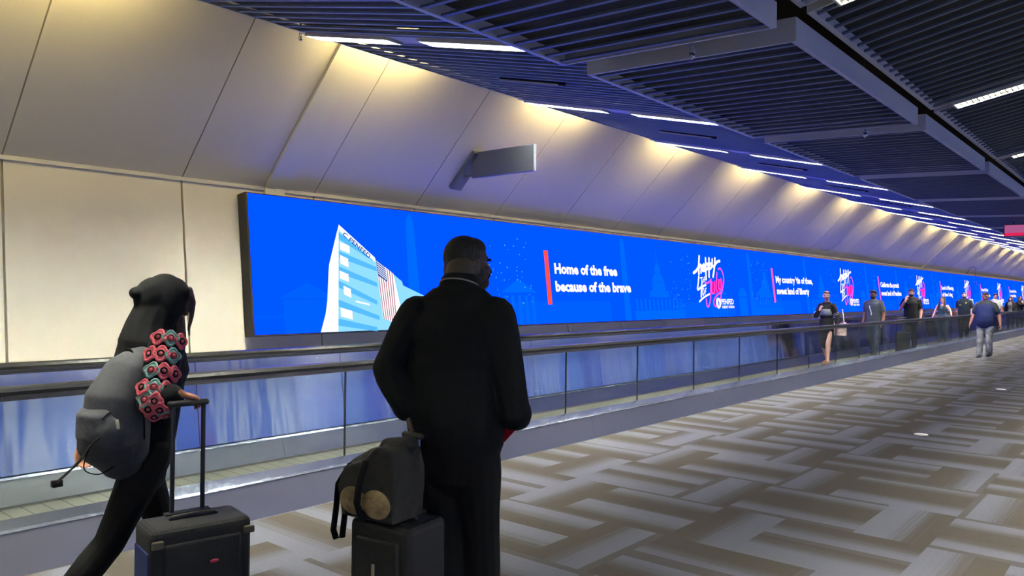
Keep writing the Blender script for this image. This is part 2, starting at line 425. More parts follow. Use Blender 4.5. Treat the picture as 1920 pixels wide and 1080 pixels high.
sprinkler(-2.10, 7.32, 3.09, 'small sprinkler head before the second panel fascia from the viewer')

# ------------------------------------------------------------------ moving walkway
def walkway():
    t = empty('moving_walkway', (-5.6, Y0+.3, 0)); ox, oy = 5.6, -(Y0+.3)
    ya, yb = Y0+.3, 74.0
    def B(name, m, x0, y0, z0, x1, y1, z1, parent=None, **k):
        return MB().box(x0+ox, y0+oy, z0, x1+ox, y1+oy, z1).build(name, m, parent or t, **k)
    # near skirt panels, one steel sheet each
    y = ya; n = 0
    segs = []
    while y < yb-.1:
        segs.append((y, min(y+2.98, yb))); y += 2.98
    for a, b in segs:
        mb = MB(); mb.prism([(-4.862+ox, 0), (-4.935+ox, 0), (-4.985+ox, .235), (-4.945+ox, .225)], 'y', a+oy+.0015, b+oy-.0015); mb.build('skirt_panel', M_skirt, t)
        mb = MB(); mb.prism([(-4.945+ox, .222), (-4.94+ox, .232), (-4.96+ox, .244), (-5.045+ox, .283), (-5.045+ox, .235)], 'y', a+oy+.001, b+oy-.001); mb.build('deck_cover', M_deck, t)
        mb = MB(); mb.prism([(-5.075+ox, .25), (-5.10+ox, .25), (-5.15+ox, .03), (-5.11+ox, .03)], 'y', a+oy+.001, b+oy-.001); mb.build('inner_skirt', M_seam, t)
    for g0 in range(-5, 47):
        a = 3.905+1.49*g0
        if a < ya: continue
        if a+1.49 > yb: break
        B('glass_panel', M_glass, -5.068, a+.005, .262, -5.056, a+1.484, .965)
        B('glass_seal', M_seam, -5.071, a-.004, .25, -5.053, a+.004, .965)
    def rail(x):
        mb = MB(); mb.prism([(x-.03+ox, .955), (x+.03+ox, .955), (x+.035+ox, .985), (x-.035+ox, .985)], 'y', ya+oy, yb+oy)
        mb.build('rail_profile', M_steel, t)
        mb = MB(); mb.prism([(x-.04+ox, .988), (x+.04+ox, .988), (x+.046+ox, 1.008), (x+.036+ox, 1.028), (x+.015+ox, 1.036), (x-.015+ox, 1.036), (x-.036+ox, 1.028), (x-.046+ox, 1.008)], 'y', ya+oy, yb+oy)
        mb.build('handrail', M_rubber, t)
    rail(-5.062); rail(-6.65)
    # belt of ribbed pallets
    mb = MB(); mb.box(-6.36+ox, ya+oy, .0, -5.12+ox, yb+oy, .012); mb.build('belt', belt_mat(), t)
    B('comb_edge', M_steel, -5.145, ya, .012, -5.125, yb, .03); B('comb_edge', M_steel, -6.37, ya, .0, -6.35, yb, .03)
    # far side: dull kick panel, bright ledge, leaning polished panels
    for a, b in segs:
        mb = MB(); mb.prism([(-6.355+ox, .012), (-6.40+ox, .012), (-6.475+ox, .205), (-6.43+ox, .205)], 'y', a+oy+.002, b+oy-.002); mb.build('kick_panel', M_skirt2, t)
        mb = MB(); mb.prism([(-6.42+ox, .205), (-6.50+ox, .205), (-6.50+ox, .228), (-6.43+ox, .222)], 'y', a+oy, b+oy); mb.build('ledge', M_deck, t)
    y = 1.86-1.565*6
    while y < yb-1.6:
        if y > ya:
            mb = MB(); mb.prism([(-6.455+ox, .228), (-6.49+ox, .228), (-6.59+ox, .955), (-6.565+ox, .955)], 'y', y+oy+.003, y+1.565+oy-.003)
            mb.build('side_panel', M_mirror, t)
        y += 1.565
    B('inner_wall', M_seam, -6.62, ya, 0, -6.60, yb, .95)
    # wall-side deck between the balustrade and the wall
    mb = MB(); mb.prism([(-6.69+ox, .93), (-6.69+ox, .955), (-7.2+ox, .955), (-7.2+ox, .93)], 'y', ya+oy, yb+oy); mb.build('outer_deck', M_steel, t)
    tag(t, 'long moving walkway with glass near side, black handrails and polished steel far side', 'moving walkway')
def belt_mat():
    m = mat('belt_pallets', srgb(120, 120, 112), .45, .55); nt = m.node_tree; b = nt.nodes['Principled BSDF']; L = nt.links
    tc = nt.nodes.new('ShaderNodeTexCoord'); sp = nt.nodes.new('ShaderNodeSeparateXYZ'); L.new(tc.outputs['Object'], sp.inputs[0])
    def N(op, a, c):
        n = nt.nodes.new('ShaderNodeMath'); n.operation = op
        for i, q in enumerate((a, c)):
            if isinstance(q, (int, float)): n.inputs[i].default_value = q
            else: L.new(q, n.inputs[i])
        return n.outputs[0]
    rib = N('GREATER_THAN', N('FRACT', N('MULTIPLY', sp.outputs[0], 1/.018), 0), .45)
    seam = N('LESS_THAN', N('FRACT', N('MULTIPLY', sp.outputs[1], 1/.133), 0), .07)
    f = N('MULTIPLY', rib, N('SUBTRACT', 1, seam))
    mx = nt.nodes.new('ShaderNodeMix'); mx.data_type = 'RGBA'; L.new(f, mx.inputs[0])
    mx.inputs[6].default_value = (.010, .010, .010, 1); mx.inputs[7].default_value = (*srgb(140, 138, 126), 1)
    L.new(mx.outputs[2], b.inputs['Base Color'])
    return m
M_skirt2 = mat('kick_steel', (.40, .42, .45), .3, 1.0)
walkway()

# ------------------------------------------------------------------ video walls
SL = 69.0; SH = 1.467
U = .0012
E_blue = emis('screen_blue', (0.0, .098/BLUE, 1.0), BLUE)
E_ghost = emis('screen_ghost_blue', (0.0, .148/BLUE, 1.0), BLUE)
E_ghost2 = emis('screen_ghost_light', (0.0, .12/BLUE, 1.0), BLUE)
E_white = emis('screen_white', (1, .96, .97), 1.1)
E_dim = emis('screen_shadow', (.02, .05, .35), 1.0)
E_dot = emis('screen_sparkle', (.05, .45, 1.6), 1.0)
E_pink = emis('screen_pink', (1.3, .10, .75), 1.0)
E_mag = emis('screen_magenta', (1.0, .0, .33), 1.0)
E_red = emis('screen_orange_red', (1.2, .09, .06), 1.0)
E_cyan = emis('screen_facade', (.30, .76, 1.1), 1.0)
E_cyan2 = emis('screen_facade_band', (.10, .52, 1.0), 1.0)
E_flagred = emis('screen_flag_red', (.42, .06, .14), 1.0)
E_flagblue = emis('screen_flag_blue', (.02, .10, .42), 1.0)
def quad_poly(mb, pts, z, t=.001):
    mb.prism([tuple(p) for p in pts], 'z', z, z+t)
def stroke(mb, pts, w, z, t=.001):
    # round-ended ribbon through pts, Catmull-Rom smoothed
    P = [Vector((p[0], p[1])) for p in pts]; Q = []
    if len(P) > 2:
        for i in range(len(P)-1):
            p0 = P[max(i-1, 0)]; p1 = P[i]; p2 = P[i+1]; p3 = P[min(i+2, len(P)-1)]
            for s_ in range(5):
                u = s_/5; Q.append(.5*((2*p1)+(p2-p0)*u+(2*p0-5*p1+4*p2-p3)*u*u+(3*p1-p0-3*p2+p3)*u**3))
        Q.append(P[-1])
    else: Q = P
    for k, (a, b) in enumerate(zip(Q, Q[1:])):
        d = b-a
        if d.length < 1e-6: continue
        n = Vector((-d.y, d.x)).normalized()*w/2; dz = (k % 2)*.0002
        mb.prism([tuple(a+n), tuple(a-n), tuple(b-n), tuple(b+n)], 'z', z+dz, z+t+dz)
    for k, p in enumerate(Q):
        mb.prism([(p.x+w/2*math.cos(i*math.pi/5), p.y+w/2*math.sin(i*math.pi/5)) for i in range(10)], 'z', z+.0004, z+t+.0004)
def text_mesh(name, s, size, m, parent, x, y, z, wid=None, off=.0):
    c = bpy.data.curves.new(name, 'FONT'); c.body = s; c.size = size; c.extrude = .0006; c.offset = off; c.resolution_u = 2
    o = bpy.data.objects.new(name, c); C.objects.link(o)
    dg = bpy.context.evaluated_depsgraph_get(); me = bpy.data.meshes.new_from_object(o.evaluated_get(dg))
    bpy.data.objects.remove(o); bpy.data.curves.remove(c)
    me.materials.clear(); me.materials.append(m)
    xs = [v.co.x for v in me.vertices]; k = 1
    if wid: k = wid/(max(xs)-min(xs))
    for v in me.vertices: v.co.x = (v.co.x-min(xs))*k
    o = bpy.data.objects.new(name, me); C.objects.link(o); o.parent = parent; o.location = (x, y, z)
    return o
LOGO = {'happy': [[[9.976,1.23],[9.916,1.042],[9.881,0.862]],[[9.66,0.886],[9.768,0.925],[9.856,0.981],[9.939,1.067]],[[9.907,0.982],[9.987,1.051],[10.024,1.022],[9.979,0.901]],[[10.146,1.068],[10.065,1.023],[10.054,0.951],[10.111,0.952],[10.152,1.062],[10.143,0.941]],[[10.246,1.199],[10.206,0.991],[10.175,0.773]],[[10.223,1.065],[10.32,1.086],[10.315,1.007],[10.214,0.967]],[[10.401,1.205],[10.353,0.996],[10.318,0.824]],[[10.375,1.07],[10.47,1.098],[10.466,1.024],[10.363,0.984]],[[10.544,1.186],[10.515,1.062],[10.579,1.046]],[[10.674,1.216],[10.596,1.003],[10.496,0.828]],[[10.608,1.053],[10.738,1.138],[10.883,1.168]]],
 'fourth': [[[9.865,0.814],[9.807,0.671],[9.762,0.558],[9.952,0.614],[10.129,0.652]],[[9.982,0.721],[9.913,0.53],[9.881,0.411]],[[9.916,0.792],[10.0,0.80]],[[9.974,0.799],[9.966,0.697]],[[10.047,0.806],[10.037,0.704]],[[10.114,0.814],[10.103,0.712]],[[10.04,0.755],[10.114,0.76]]],
 'of': [[[9.983,0.578],[9.948,0.506],[9.97,0.441],[10.026,0.507],[10.021,0.579],[9.983,0.578]],[[10.099,0.579],[10.06,0.465]],[[10.099,0.579],[10.14,0.586]],[[10.082,0.525],[10.114,0.529]]],
 'slash': [[[9.784,0.317],[10.008,0.406],[10.257,0.47]]],
 'july': [[[10.125,0.694],[10.258,0.702],[10.394,0.771]],[[10.384,0.765],[10.334,0.57],[10.272,0.364],[10.176,0.232],[10.096,0.226],[10.091,0.364]],[[10.421,0.717],[10.37,0.522],[10.421,0.485],[10.483,0.522],[10.526,0.706]],[[10.699,0.92],[10.628,0.733],[10.579,0.584],[10.614,0.523]],[[10.758,0.76],[10.706,0.598],[10.767,0.568]],[[10.853,0.786],[10.828,0.637],[10.813,0.525]],[[10.773,0.996],[10.886,1.006],[10.974,0.902],[10.982,0.764],[10.904,0.613],[10.804,0.488],[10.715,0.351],[10.549,0.229],[10.441,0.23],[10.413,0.315],[10.541,0.425],[10.78,0.506]]],
 'heart': [[10.406,0.711],[10.532,0.731],[10.681,0.783],[10.876,0.787],[10.928,0.713],[10.842,0.587],[10.702,0.524],[10.47,0.467],[10.357,0.467]],
 'emblem': [[10.60,0.40],[10.66,0.39],[10.743,0.351],[10.73,0.25],[10.68,0.19],[10.60,0.163],[10.535,0.20],[10.50,0.27],[10.52,0.35]]}
CAPS = [('Home of the free', 'because of the brave', 1.76, 2.16), ("My country 'tis of thee,", 'sweet land of liberty', 2.46, 2.16),
        ('Celebrate the pursuit', 'sweet land of freedom', 2.2, 2.4), ('Land of liberty,', 'of thee I sing', 2.3, 1.9),
        ('Home of the free', 'because of the brave', 1.76, 2.16), ("My country 'tis of thee,", 'sweet land of liberty', 2.46, 2.16), ('Land of liberty,', 'of thee I sing', 2.3, 1.9)]
def video_wall():
    t = bpy.data.objects.new('video_wall', None); C.objects.link(t); t.empty_display_size = .1
    t.matrix_world = Matrix(((0, -.1227, .9924, -7.1), (1, 0, 0, 4.34), (0, .9924, .1227, 1.144), (0, 0, 0, 1)))
    MB().box(-.022, -.012, -.155, SL+.02, SH+.012, -.001).build('cabinet', M_cab, t)
    MB().box(0, 0, -.0005, SL, SH, .0005).build('display_panel', E_blue, t)
    z = .0015
    P = 8.68
    # pale skyline drawn in the blue
    mb = MB()
    def obel(x, top=1.44, bot=.0, w0=.13, w1=.2):
        quad_poly(mb, [(x-w1/2, bot), (x+w1/2, bot), (x+w0/2, top-.10), (x, top), (x-w0/2, top-.10)], z)
    def capitol(x):
        quad_poly(mb, [(x-.02, 1.0), (x+.02, 1.0), (x+.01, 1.27), (x-.01, 1.27)], z)
        quad_poly(mb, [(x+.09*math.cos(a), .95+.06*math.sin(a)) for a in [i*math.pi/8 for i in range(9)]], z)
        quad_poly(mb, [(x-.11, .86), (x+.11, .86), (x+.09, .95), (x-.09, .95)], z)
        quad_poly(mb, [(x+.2*math.cos(a), .68+.18*math.sin(a)) for a in [i*math.pi/10 for i in range(11)]], z)
        quad_poly(mb, [(x-.24, .52), (x+.24, .52), (x+.22, .675), (x-.22, .675)], z)
        quad_poly(mb, [(x-.36, .40), (x+.36, .40), (x+.34, .515), (x-.34, .515)], z)
        quad_poly(mb, [(x-.9, .0), (x+.9, .0), (x+.9, .16), (x-.9, .16)], z)
        for i in range(12): quad_poly(mb, [(x-.84+i*.145, .17), (x-.78+i*.145, .17), (x-.78+i*.145, .37), (x-.84+i*.145, .37)], z)
    def temple(x, w_=.9):
        quad_poly(mb, [(x-w_/2, .46), (x+w_/2, .46), (x, .66)], z)
        for i in range(5): quad_poly(mb, [(x-w_/2+.05+i*w_/5.2, .0), (x-w_/2+.12+i*w_/5.2, .0), (x-w_/2+.12+i*w_/5.2, .42), (x-w_/2+.05+i*w_/5.2, .42)], z)
    def dome(x):
        quad_poly(mb, [(x+.22*math.cos(a), .42+.2*math.sin(a)) for a in [i*math.pi/10 for i in range(11)]], z)
        quad_poly(mb, [(x-.2, 0), (x+.2, 0), (x+.2, .40), (x-.2, .40)], z)
    obel(2.22)
    for k in range(8):
        b = P*k
        obel(7.12+b); 
        capitol(8.25+b); obel(12.33+b)
        capitol(13.15+b); dome(11.85+b); temple(4.25+b, .8)
        if k: temple(2.0+b, .8)
    mb.build('skyline_drawing', E_ghost, t)
    mb = MB()
    quad_poly(mb, [(.35, .0), (.98, .0), (.98, .36), (.35, .36)], z); quad_poly(mb, [(.30, .37), (1.04, .37), (.66, .55)], z)
    quad_poly(mb, [(.02, .17), (.34, .17), (.34, .19), (.02, .19)], z)
    for k in range(8):
        b = P*k
        quad_poly(mb, [(3.6+b, .0), (6.6+b, .0), (6.6+b, .33), (3.6+b, .33)], z-.0008); quad_poly(mb, [(8.9+b, 0), (11.4+b, 0), (11.4+b, .30), (8.9+b, .30)], z-.0008)
    mb.build('skyline_haze', E_ghost2, t)
    mb = MB()
    for k in range(7):
        for (cx, cy, sx, sy, n) in ((4.15, .75, .5, .5, 42), (9.1, .72, .42, .5, 46)):
            for _ in range(n):
                x = cx+random.uniform(-sx, sx)+P*k; y = min(max(cy+random.uniform(-1, 1)*sy, .03), 1.40); r = random.uniform(.006, .013)
                if k*P+4.9 < x < k*P+7.3 and .25 < y < 1.1: continue
                mb.prism([(x+r*math.cos(i*math.pi/3), y+r*math.sin(i*math.pi/3)) for i in range(6)], 'z', z+.003, z+.004)
    o = mb.build('sparkle_dots', E_dot, t); o['kind'] = 'stuff'
    # headquarters building with the flag
    g = empty('building_picture', (0, 0, 0), parent=t)
    bpy.data.objects.remove(g)
    base = MB(); quad_poly(base, [(1.128, 1.20), (1.624, .844), (2.026, .582), (2.04, .532), (2.40, .40), (2.55, .0), (1.03, .0)], .003)
    base = base.build('building_front', E_cyan, t)
    mb = MB()
    bands = [((1.12, 1.10), (1.64, .823)), ((1.108, .884), (1.649, .724)), ((1.094, .708), (1.633, .54)), ((1.077, .546), (1.614, .329)), ((1.06, .331), (1.634, .147)), ((1.035, .118), (1.586, .016))]
    for (a, b) in bands:
        quad_poly(mb, [(a[0], a[1]-.05), (b[0], b[1]-.03), (b[0], b[1]+.02), (a[0], a[1]+.03)], .0045)
    mb.build('facade_bands', E_cyan2, base)
    mb = MB()
    for (x, y, w_, h_) in ((1.13, .93, .13, .09), (1.12, .77, .11, .10), (1.10, .60, .12, .09), (1.14, .42, .10, .10), (1.08, .17, .16, .10), (1.3, .33, .2, .02)):
        quad_poly(mb, [(x, y), (x+w_, y-.04), (x+w_, y-.04+h_), (x, y+h_)], .006)
    quad_poly(mb, [(1.128, 1.15), (1.63, .80), (1.624, .86), (1.128, 1.22)], .006)
    mb.build('facade_highlights', E_white, base)
    mb = MB(); quad_poly(mb, [(.796, .0), (1.03, -.0), (1.128, 1.21), (1.057, 1.017), (.964, .757), (.95, .677), (.908, .345), (.874, .2)], .0045)
    mb.build('building_side', E_white, base)
    sg = text_mesh('rooftop_lettering', 'C PENFED', .075, E_flagblue, base, 1.17, 1.10, .008, .45, .001); sg.rotation_euler = (0, 0, math.radians(-35))
    mb = MB(); quad_poly(mb, [(1.631, .84), (1.892, .674), (1.985, .198), (1.892, .064), (1.687, .139), (1.65, .639)], .008)
    fl = mb.build('flag_banner', E_white, base); mb = MB()
    for i in range(7):
        f0 = (i+.25)/7; f1 = (i+.55)/7
        top = lambda f: (1.631+f*.261, .84-f*.166); bot = lambda f: (1.687+f*.22, .135-f*.07)
        quad_poly(mb, [bot(f0), bot(f1), top(f1), top(f0)], .0095)
    mb.build('flag_stripes', E_flagred, fl)
    mb = MB(); quad_poly(mb, [(1.631, .84), (1.768, .75), (1.785, .571), (1.651, .646)], .011); mb.build('flag_canton', E_flagblue, fl)
    mb = MB()
    for i in range(6): quad_poly(mb, [(1.64+.003*i, .81-i*.028), (1.775, .725-i*.026), (1.775, .735-i*.026), (1.64+.003*i, .82-i*.028)], .0125)
    mb.build('canton_lines', E_white, fl)
    # captions and holiday lettering, repeated along the wall
    first = None
    for k in range(7):
        b = P*k
        MB().box(4.90+b, .285, .002, 5.00+b, 1.105, .003).build('accent_bar', E_red if k == 0 else E_pinkbar, t)
        c = CAPS[k]
        text_mesh('caption_text', c[0], .215, E_white, t, 5.13+b, .765, .002, c[2], .010)
        text_mesh('caption_text', c[1], .215, E_white, t, 5.12+b, .49, .002, c[3], .010)
    def logo_part(name, m, fn):
        mb = MB(); fn(mb); o = mb.build(name, m, t)
        for k in range(1, 7):
            c = o.copy(); C.objects.link(c); c.parent = t; c.location = (P*k, 0, 0)
    logo_part('holiday_lettering', E_white, lambda mb: [stroke(mb, s_, .062, .004) for s_ in LOGO['happy']]+[stroke(mb, s_, .05, .004) for s_ in LOGO['fourth'][:2]]+[stroke(mb, s_, .026, .004) for s_ in LOGO['fourth'][2:]]+[stroke(mb, s_, .024, .004) for s_ in LOGO['of']]+[stroke(mb, s_, .04, .004) for s_ in LOGO['slash']])
    logo_part('month_glow', E_mag, lambda mb: quad_poly(mb, LOGO['heart'], .0025))
    logo_part('month_lettering', E_pink, lambda mb: [stroke(mb, s_, .040, .004) for s_ in LOGO['july']])
    def emb(mb):
        quad_poly(mb, LOGO['emblem'], .0065)
    logo_part('sponsor_emblem', E_white, emb)
    logo_part('emblem_hole', E_blue, lambda mb: quad_poly(mb, [(10.605, .31), (10.625, .34), (10.645, .31), (10.64, .25), (10.625, .22), (10.605, .25)], .008))
    for k in range(7):
        text_mesh('sponsor_name', 'PENFED', .155, E_white, t, 10.765+P*k, .258, .004, .59, .005)
        text_mesh('sponsor_line', 'CREDIT UNION', .075, E_white, t, 10.765+P*k, .175, .004, .59, .003)
    return t
E_pinkbar = emis('screen_pink_bar', (1.3, .12, .42), 1.0)
vw = video_wall()
tag(vw, 'very long bright blue video screen with patriotic captions on the left wall', 'screen')
vw2 = bpy.data.objects.new('video_wall', None); C.objects.link(vw2)
vw2.matrix_world = Matrix.Translation((2*CX, 56, 0)) @ Matrix.Rotation(math.pi, 4, 'Z') @ vw.matrix_world
MB().box(-.022, -.012, -.155, SL+.02, SH+.012, -.001).build('cabinet', M_cab, vw2)
MB().box(0, 0, -.0005, SL, SH, .0005).build('display_panel', emis('screen_soft_blue', (.06, .20, 1.0), 2.2), vw2)
E_pale = emis('screen_pale_blue', (.45, .68, 1.4), 2.0); E_white2 = emis('screen_bright_white', (1.0, .98, 1.05), 3.2); E_red2 = emis('screen_red', (1.3, .06, .12), 1.4)
for (m_, nm_, items) in ((E_pale, 'pale_picture', (0.2, 1.1, .9)), (E_white2, 'white_picture', (1.5, .62, .9)), (E_white2, 'white_picture', (3.0, .35, 1.2)), (E_red2, 'red_bar', (4.0, .16, 1.0)), (E_pale, 'pale_picture', (5.2, .8, .8))):
    mb = MB(); x_, w_, h_ = items
    for k in range(11): mb.box(x_+6.2*k, .2, .001, x_+w_+6.2*k, .2+h_, .002)
    mb.build(nm_, m_, vw2)
tag(vw2, 'long blue and white video screen on the right wall, seen only in reflections', 'screen')

# ------------------------------------------------------------------ blade sign on the sloping wall
t = empty('blade_sign', (-7.0, 7.24, 3.1))
n = .7071
mb = MB(); v = []
for yy in (-.095, .095):
    for (x, z) in ((-7.17, 2.965), (-6.755, 3.385)):
        v.append((x+7.0+.01, yy, z-3.1)); v.append((x+7.0+n*.05+.01, yy, z-3.1-n*.05))
mb.add(v, [(0, 4, 6, 2), (1, 3, 7, 5), (0, 2, 3, 1), (4, 5, 7, 6), (0, 1, 5, 4), (2, 6, 7, 3)]); mb.build('mounting_plate', M_sign, t)
MB().box(.175, -.025, -.045, 1.19, .025, .275).build('sign_panel', M_sign, t, bevel=.004)
MB().box(-.06, -.012, -.025, .19, .012, .003).build('bracket_arm', M_sign, t)
MB().box(.17, -.012, .20, .26, .012, .23).build('bracket_arm', M_sign, t)
tag(t, 'blank grey blade sign on a bracket sticking out from the sloping wall', 'sign')

# far red sign under the ceiling
t = empty('hanging_sign', (-1.9, 18.0, 2.8))
MB().box(-.66, 0, 0, .7, .10, .235).build('sign_case', M_cab, t)
MB().box(-.645, -.004, .012, .69, .0, .225).build('sign_face', emis('sign_pink', (.42, .10, .26), 1.0), t)
MB().box(-.645, -.008, .012, .69, -.004, .07).build('sign_stripe', emis('sign_red', (.75, .02, .10), 1.0), t)
for x in (-.5, .5): MB().box(x-.012, .04, .235, x+.012, .064, .29).build('hanger', M_cab, t)
tag(t, 'pink and red lit sign hanging under the far ceiling at right', 'sign')

# thin cable loop and its tag over the far screen
t = empty('cable', (-7.2, 41.0, 2.7))
MB().loft([(0, -.5, -.05), (.1, -.3, .22), (.18, .1, .30), (.2, .45, .28)], [.012]*4, seg=6).build('wire', M_cab, t, True)
MB().box(.18, .42, -.55, .2, .62, -.35).build('hanging_tag', mat('tag_red', srgb(120, 40, 50)), t)
MB().loft([(.2, .45, .28), (.19, .5, -.35)], [.006, .006], seg=6).build('wire', M_cab, t, True)
tag(t, 'thin dark cable loop with a small tag above the far screen', 'cable')

for (x, y, l) in ((-2.224, 9.971, 'small round pale metal floor cover in the carpet, the nearer one'), (-2.281, 15.87, 'small round pale metal floor cover in the carpet, the farther one')):
    t = empty('floor_outlet', (x, y, 0))
    mb = MB(); mb.prism([(.075*math.cos(i*math.pi/12), .075*math.sin(i*math.pi/12)) for i in range(24)], 'z', 0, .006); mb.build('cover', M_white, t)
    mb = MB(); mb.prism([(.05*math.cos(i*math.pi/12), .05*math.sin(i*math.pi/12)) for i in range(24)], 'z', .006, .009); mb.build('lid', M_trim, t)
    tag(t, l, 'floor outlet', 'round floor covers')

#PEOPLE#
# ------------------------------------------------------------------ people
def skin(name, c): return mat(name, srgb(*c), .5, noise=(30, .06))
def cloth(name, c, n=.12): return mat(name, srgb(*c), .85, noise=(9, n), bump=(12, .0022), spec=.2)
def V(*a): return Vector(a)
class Person:
    def __init__(s, label, loc, yaw=0.0, h=1.75, bulk=1.0, belly=0.0, lean=0.0, female=False, joints=None, world=False,
                 head_yaw=0.0, head_pitch=0.0, skin_m=None, vox=.0075, group=None, head_off=(0, 0, 0), curl=.5):
        s.root = empty('person', loc, yaw); tag(s.root, label, 'person', group)
        s.k = h/1.75; s.bulk = bulk; s.belly = belly; s.lean = lean; s.fem = female; s.vox = vox; s.skin = skin_m
        s.curl = curl
        sw = .175 if female else .198
        s.J = {'shL': (-sw+.008, 0, 1.395), 'shR': (sw-.008, 0, 1.395), 'elL': (-sw-.06, -.03, 1.13), 'elR': (sw+.06, -.03, 1.13),
               'wrL': (-sw-.06, .06, .88), 'wrR': (sw+.06, .06, .88), 'hipL': (-.095, 0, .90), 'hipR': (.095, 0, .90),
               'knL': (-.10, .02, .49), 'knR': (.10, .02, .49), 'anL': (-.10, -.02, .085), 'anR': (.10, -.02, .085)}
        s.J = {k: Vector(v) for k, v in s.J.items()}
        for q in ('shL', 'shR', 'elL', 'elR', 'wrL', 'wrR'): s.J[q] = s.T(s.J[q])
        if joints:
            R = Matrix.Rotation(-yaw, 3, 'Z')
            for q, v in joints.items():
                s.J[q] = (R @ (Vector(v)-Vector(loc)))/s.k if world else Vector(v)
        s.head = s.T(V(0, .025, 1.625))+Vector(head_off)
        s.HR = Matrix.Rotation(head_yaw, 3, 'Z') @ Matrix.Rotation(head_pitch, 3, 'X')
    def T(s, p):
        p = Vector(p)
        if p.z > .95: p.y += s.lean*(p.z-.95)
        return p
    def S(s, p): return Vector(p)*s.k
    def H(s, p): return (s.head+s.HR @ Vector(p))*s.k            # head-local point
    def hell(s, mb, c, r, **k): mb.ell(s.H(c), tuple(q*s.k for q in r), s.HR, **k)
    def torso_rings(s, g=0.0, z0=.84, z1=1.60):
        b = s.bulk; be = s.belly
        if s.fem: R = [(.80, .13, .095, 0), (.90, .168, .115, -.01), (1.0, .155, .105, 0), (1.10, .125, .092, 0), (1.22, .138, .105, .012), (1.30, .148, .118, .02), (1.37, .145, .10, .005), (1.42, .11, .078, 0), (1.465, .066, .06, 0), (1.53, .05, .052, .01), (1.6, .048, .05, .02)]
        else: R = [(.80, .135, .10, 0), (.90, .165, .12, -.005), (1.0, .16, .115, .0), (1.10, .155, .112, 0), (1.22, .168, .118, .005), (1.32, .182, .122, .008), (1.38, .178, .105, 0), (1.43, .135, .08, -.002), (1.475, .082, .066, 0), (1.54, .062, .06, .008), (1.6, .058, .058, .02)]
        out = []
        for z, a, d, yo in R:
            if z < z0-.001 or z > z1+.001: continue
            kb = b if z < 1.46 else 1+(b-1)*.4
            e = be*math.exp(-((z-1.06)/.14)**2)
            out.append((s.T((0, yo+e*.6, z)), (a*kb+g+e*.35, d*kb+g+e*.6)))
        return out
    def torso(s, mb, g=0.0, z0=.84, z1=1.6):
        r = s.torso_rings(g, z0, z1)
        mb.loft([s.S(p) for p, _ in r], [(a*s.k, d*s.k) for _, (a, d) in r], side=(1, 0, 0), seg=28)
    def limb(s, mb, a, b, r, g=0.0, f0=0.0, f1=1.0):
        """r: list of (fraction, radius)"""
        a = s.J[a] if isinstance(a, str) else Vector(a); b = s.J[b] if isinstance(b, str) else Vector(b)
        pts = []; rad = []
        for f, q in r:
            if f0-.001 <= f <= f1+.001: pts.append(s.S(a.lerp(b, f))); rad.append((q+g)*s.k)
        if pts and f1 < .999 and r[-1][0] > f1:
            pts.append(s.S(a.lerp(b, f1))); rad.append(rad[-1])
        mb.loft(pts, rad, seg=14)
    def arm(s, mb, side, g=0.0, upto=2.0):
        b = 1+(s.bulk-1)*.45; q = .86 if s.fem else 1.0
        up = [(0, .056*b*q), (.25, .056*b*q), (.55, .050*b*q), (.85, .042*b*q), (1, .040*b*q)]
        lo = [(0, .040*b*q), (.2, .043*b*q), (.5, .038*b*q), (.8, .029*b*q), (1, .026*b*q)]
        ch = s.T(V((-.13 if side == 'L' else .13)*min(s.bulk, 1.2), 0, 1.385))
        mb.loft([s.S(ch), s.S(s.J['sh'+side])], [(.054*b*q+g*.8)*s.k, (.050*b*q+g*.8)*s.k], seg=12)
        s.limb(mb, 'sh'+side, 'el'+side, up, g, 0, min(upto, 1))
        if upto > 1: s.limb(mb, 'el'+side, 'wr'+side, lo, g, 0, upto-1)
    def hand(s, mb, side, d=None, palm=None, thumb=None, curl=None):
        k = s.k*(.92 if s.fem else 1.0); w = s.J['wr'+side]*s.k; curl = s.curl if curl is None else curl
        d = (s.J['wr'+side]-s.J['el'+side]).normalized() if d is None else Vector(d).normalized()
        th = Vector(thumb or (0, 1, 0)); th = (th-d*th.dot(d)).normalized()
        pn = d.cross(th)
        if palm is not None and pn.dot(Vector(palm)) < 0: pn = -pn
        elif palm is None and pn.x*(1 if side == 'L' else -1) < 0: pn = -pn
        mb.loft([w-d*.02*k, w+d*.02*k, w+d*.06*k, w+d*.088*k], [(.026*k, .020*k), (.032*k, .017*k), (.041*k, .015*k), (.040*k, .012*k)], side=th, seg=14)
        for lat, ln, r in ((.031, .068, .0092), (.011, .078, .0095), (-.010, .072, .009), (-.029, .056, .008)):
            p = w+d*.082*k+th*lat*k; a = curl*.5; pts = [p-d*.012*k, p]
            for f in (.42, .32, .26):
                dr = d*math.cos(a)+pn*math.sin(a); p = p+dr*ln*f*k; pts.append(p); a += curl*.95
            mb.loft(pts, [r*k, r*k, r*.96*k, r*.88*k, r*.78*k], seg=8)
        p = w+d*.022*k+th*.026*k; dr = (d*.62+th*.62+pn*.35).normalized(); p2 = p+dr*.042*k
        dr2 = (d*.85+th*.15+pn*.5*(.4+curl)).normalized(); mb.loft([p-dr*.012*k, p, p2, p2+dr2*.028*k], [.013*k, .0125*k, .0105*k, .0085*k], seg=8)
